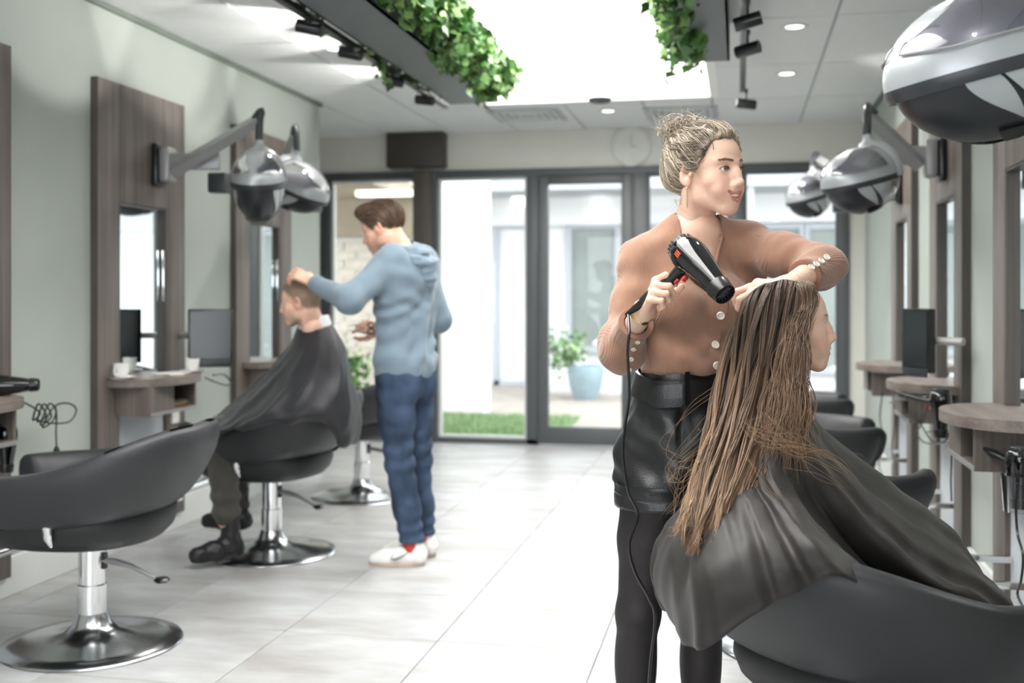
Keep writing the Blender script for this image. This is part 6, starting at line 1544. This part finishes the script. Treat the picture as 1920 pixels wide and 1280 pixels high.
    P = P*(1-pull)+mean[lab]*pull
    ph = r.uniform(0, 6.28, (nc, 3)); am = r.uniform(.3, 1.4, nc)
    wav = np.sin(tv*PI*2*np.array((1.7, 1.3, 1.1))+ph[lab][:, None, :])*.010*am[lab][:, None, None]*np.clip(tv*3, 0, 1); wav[..., 2] *= .3
    ph2 = r.uniform(0, 6.28, (n, 3)); wav2 = np.sin(tv*PI*2*r.uniform(1.5, 4, (n, 1, 1))+ph2[:, None])*.0035*tv*r.uniform(.2, 1.6, (n, 1, 1))+np.sin(tv*PI*2*r.uniform(5, 8, (n, 1, 1))+ph2[:, None])*.007*np.clip((tv-.68)/.3, 0, 1)*(r.random((n, 1, 1)) < .5); P = P+wav+wav2
    # ends of different length
    keep = np.where(r.random(n) < .6, r.uniform(.86, 1.02, n), r.uniform(.55, .95, n)); keep = np.where(lab % 7 == 0, keep*.9, keep)
    ti = np.clip(np.linspace(0, 1, nk)[None]*keep[:, None]*(nk-1), 0, nk-1.001); i = ti.astype(int); fr_ = (ti-i)[..., None]; idx = np.arange(n)[:, None]; P = P[idx, i]*(1-fr_)+P[idx, i+1]*fr_
    # scalp start: rise slightly to the parting on top of the head
    gl = np.clip((np.linspace(0, 1, nk)-.35)/.5, 0, 1)[None, :, None]; tone = (r.uniform(.7, 1.25, (nc, 1))[lab]*r.uniform(.85, 1.12, (n, 1)))[..., None]
    cA = cols[r.integers(0, 5, nc)[lab]]*.6+cols[r.integers(0, 5, n)]*.4; cB = tipc[r.integers(0, 5, nc)[lab]]*.6+tipc[r.integers(0, 5, n)]*.4
    C = (cA[:, None]*(1-gl*.85)+cB[:, None]*gl*.85)*tone
    o = strands('hair_strands', P-inv, r.uniform(.0008, .0016, n), M_hairg, t, cols=C); o['kind'] = 'stuff'
    # loose wisps blown aside
    L = []
    def wisp(pts, k=3, j=.006):
        for _ in range(k):
            q = [np.array(p)+r.normal(size=3)*j for p in pts]; L.append(crom(q, 30))
    wisp([W(1345, 760, 2.5), W(1310, 810, 2.48), W(1262, 860, 2.47), W(1250, 900, 2.46), W(1280, 945, 2.46)], 4)
    wisp([W(1340, 740, 2.5), W(1290, 770, 2.5), W(1252, 830, 2.5), W(1270, 860, 2.49), W(1300, 862, 2.48)], 3)
    wisp([W(1400, 790, 2.44), W(1440, 830, 2.4), W(1500, 838, 2.38), W(1560, 862, 2.38), W(1600, 900, 2.38)], 7, .010)
    wisp([W(1420, 800, 2.44), W(1470, 850, 2.4), W(1530, 870, 2.38), W(1590, 905, 2.38)], 7, .012)
    wisp([W(1440, 780, 2.44), W(1490, 835, 2.38), W(1530, 840, 2.38), W(1560, 845, 2.38)], 6, .008)
    wisp([W(1400, 850, 2.36), W(1430, 900, 2.33), W(1470, 950, 2.3), W(1490, 985, 2.29)], 3, .006)
    wisp([W(1500, 700, 2.5), W(1512, 760, 2.49), W(1520, 820, 2.47), W(1535, 860, 2.46)], 8, .010)
    wisp([W(1495, 720, 2.5), W(1502, 790, 2.47), W(1505, 850, 2.44), W(1495, 920, 2.42)], 5, .010)
    wisp([W(1320, 860, 2.42), W(1290, 900, 2.4), W(1268, 935, 2.4), W(1255, 975, 2.4)], 9, .012)
    wisp([W(1335, 830, 2.42), W(1300, 870, 2.42), W(1270, 890, 2.42), W(1258, 905, 2.42)], 9, .012)
    wisp([W(1526, 566, 2.62), W(1532, 585, 2.58), W(1512, 640, 2.52), W(1505, 700, 2.50)], 6, .004)
    L = np.array(L); strands('loose_strands', L-inv, .00032, M_hairg, t, cols=np.tile(tipc[2], (len(L), 1))[:, None]*np.ones((1, 30, 1)))['kind'] = 'stuff'
    # dense under-layer
    g = Field(W(1300, 1040, 2.5)-np.array((.12, .25, .05)), W(1520, 530, 2.62)+np.array((.08, .22, .04)), .006)
    def mid(k, s):
        uv = np.array(ks[k], float); x = s*4; i = min(int(x), 3); q = uv[i]*(1-(x-i))+uv[i+1]*(x-i); return W(q[0], q[1], (dn[k]+df[k])/2+.0)
    for s, rr in ((.3, .016), (.45, .026), (.6, .028), (.78, .020)):
        g.chain([mid(k, s)-cU*(.055 if k == 1 else 0) for k in range(1, 7)], [rr+.006, rr+.012, rr+.008, rr, rr*.7, rr*.45], k=.03)
    V, Fq = g.mesh(); V = smooth_mesh(V, Fq, 2); cc = cols[1]*.8; k_ = np.clip((1.0-V[:, 2])/.35, 0, 1)[:, None]
    mk('hair', V-inv, Fq, M_hairg, t, smooth=180, cols=cols[1]*.7*(1-k_)+tipc[0]*.75*k_)
    # front swoop over the forehead
    Q = []
    for k in range(900):
        a = r.random(); q0 = W(1508-34*a, 537+2*r.normal(), 2.58+.06*r.random()); Q.append(crom([q0, W(1521-24*a, 534+3*a, 2.535)+r.normal(size=3)*.003, W(1528-26*a, 563+12*a, 2.53)+r.normal(size=3)*.004, W(1512-30*a, 612, 2.505)+r.normal(size=3)*.006, W(1502-38*a, 680, 2.485)+r.normal(size=3)*.010, W(1503-50*a, 765, 2.46)+r.normal(size=3)*.014, W(1500-70*a, 820+60*r.random(), 2.42)+r.normal(size=3)*.02], 30))
    Q = np.array(Q); strands('front_strands', Q-inv, .0009, M_hairg, t, cols=(cols[r.integers(0, 5, 900)]*r.uniform(.9, 1.4, (900, 1)))[:, None]*(1-np.linspace(0, .7, 30))[None, :, None]+(tipc[r.integers(0, 5, 900)])[:, None]*np.linspace(0, .7, 30)[None, :, None])['kind'] = 'stuff'
    # small earring
    e0 = W(1500, 735, 2.5); MB().box(-.004, .004, -.002, .002, -.02, .0, .001).xf(Matrix.Translation(Vector(e0-inv))).build('earring', M_gold, t)
    return inv
ginv = girl()
gc = thing('hairdressing_cape', 'brown-black cape over the long-haired client, spilling over the chair back', 'cape', tuple(ginv))
g = [
 [W(1508, 745, 2.64), W(1535, 790, 2.66), W(1590, 845, 2.68), W(1690, 925, 2.72), W(1775, 985, 2.76), W(1806, 1040, 2.78), W(1816, 1075, 2.80), W(1830, 1120, 2.78)],   # far front edge
 [W(1500, 752, 2.56), W(1530, 805, 2.54), W(1600, 885, 2.54), W(1700, 975, 2.56), W(1790, 1045, 2.58), W(1840, 1085, 2.58), W(1890, 1125, 2.56), W(1900, 1160, 2.55)],
 [W(1488, 758, 2.50), W(1515, 825, 2.44), W(1580, 925, 2.42), W(1670, 1025, 2.42), W(1750, 1090, 2.42), W(1800, 1115, 2.42), W(1830, 1160, 2.42), W(1840, 1190, 2.42)],
 [W(1474, 762, 2.50), W(1485, 840, 2.43), W(1525, 940, 2.42), W(1590, 1030, 2.44), W(1650, 1085, 2.46), W(1700, 1120, 2.46), W(1720, 1170, 2.46), W(1730, 1190, 2.46)],
 [W(1460, 762, 2.50), W(1450, 850, 2.42), W(1475, 930, 2.34), W(1515, 980, 2.24), W(1552, 1018, 2.17), W(1580, 1052, 2.14), W(1594, 1074, 2.13), W(1597, 1086, 2.13)],
 [W(1448, 760, 2.52), W(1420, 850, 2.44), W(1425, 910, 2.36), W(1452, 958, 2.27), W(1475, 1010, 2.17), W(1490, 1060, 2.13), W(1500, 1094, 2.125), W(1502, 1108, 2.125)],
 [W(1442, 756, 2.56), W(1400, 840, 2.50), W(1378, 905, 2.42), W(1380, 945, 2.32), W(1392, 1010, 2.20), W(1402, 1080, 2.15), W(1410, 1140, 2.14), W(1412, 1154, 2.14)],
 [W(1442, 750, 2.60), W(1390, 830, 2.56), W(1340, 905, 2.50), W(1312, 950, 2.42), W(1302, 1030, 2.27), W(1304, 1110, 2.20), W(1308, 1200, 2.19), W(1311, 1218, 2.19)],
 [W(1448, 744, 2.66), W(1388, 825, 2.64), W(1318, 905, 2.62), W(1270, 965, 2.57), W(1247, 1035, 2.50), W(1238, 1100, 2.46), W(1256, 1155, 2.44), W(1264, 1172, 2.44)],
 [W(1460, 738, 2.71), W(1412, 825, 2.72), W(1345, 900, 2.73), W(1285, 960, 2.70), W(1256, 1010, 2.66), W(1246, 1060, 2.63), W(1258, 1105, 2.60), W(1262, 1120, 2.6)],
 [W(1478, 736, 2.73), W(1470, 830, 2.78), W(1460, 930, 2.80), W(1450, 1010, 2.78), W(1445, 1060, 2.78), W(1445, 1100, 2.78), W(1450, 1140, 2.78), W(1452, 1150, 2.78)],
 [W(1496, 738, 2.70), W(1530, 810, 2.78), W(1570, 900, 2.84), W(1620, 980, 2.88), W(1680, 1050, 2.90), W(1740, 1100, 2.9), W(1760, 1150, 2.9), W(1765, 1160, 2.9)],
]
loftcape('drape', gc, ginv, g, M_cape2, nu=200, nv=90, foldamp=.013, nf=11, seed=5)
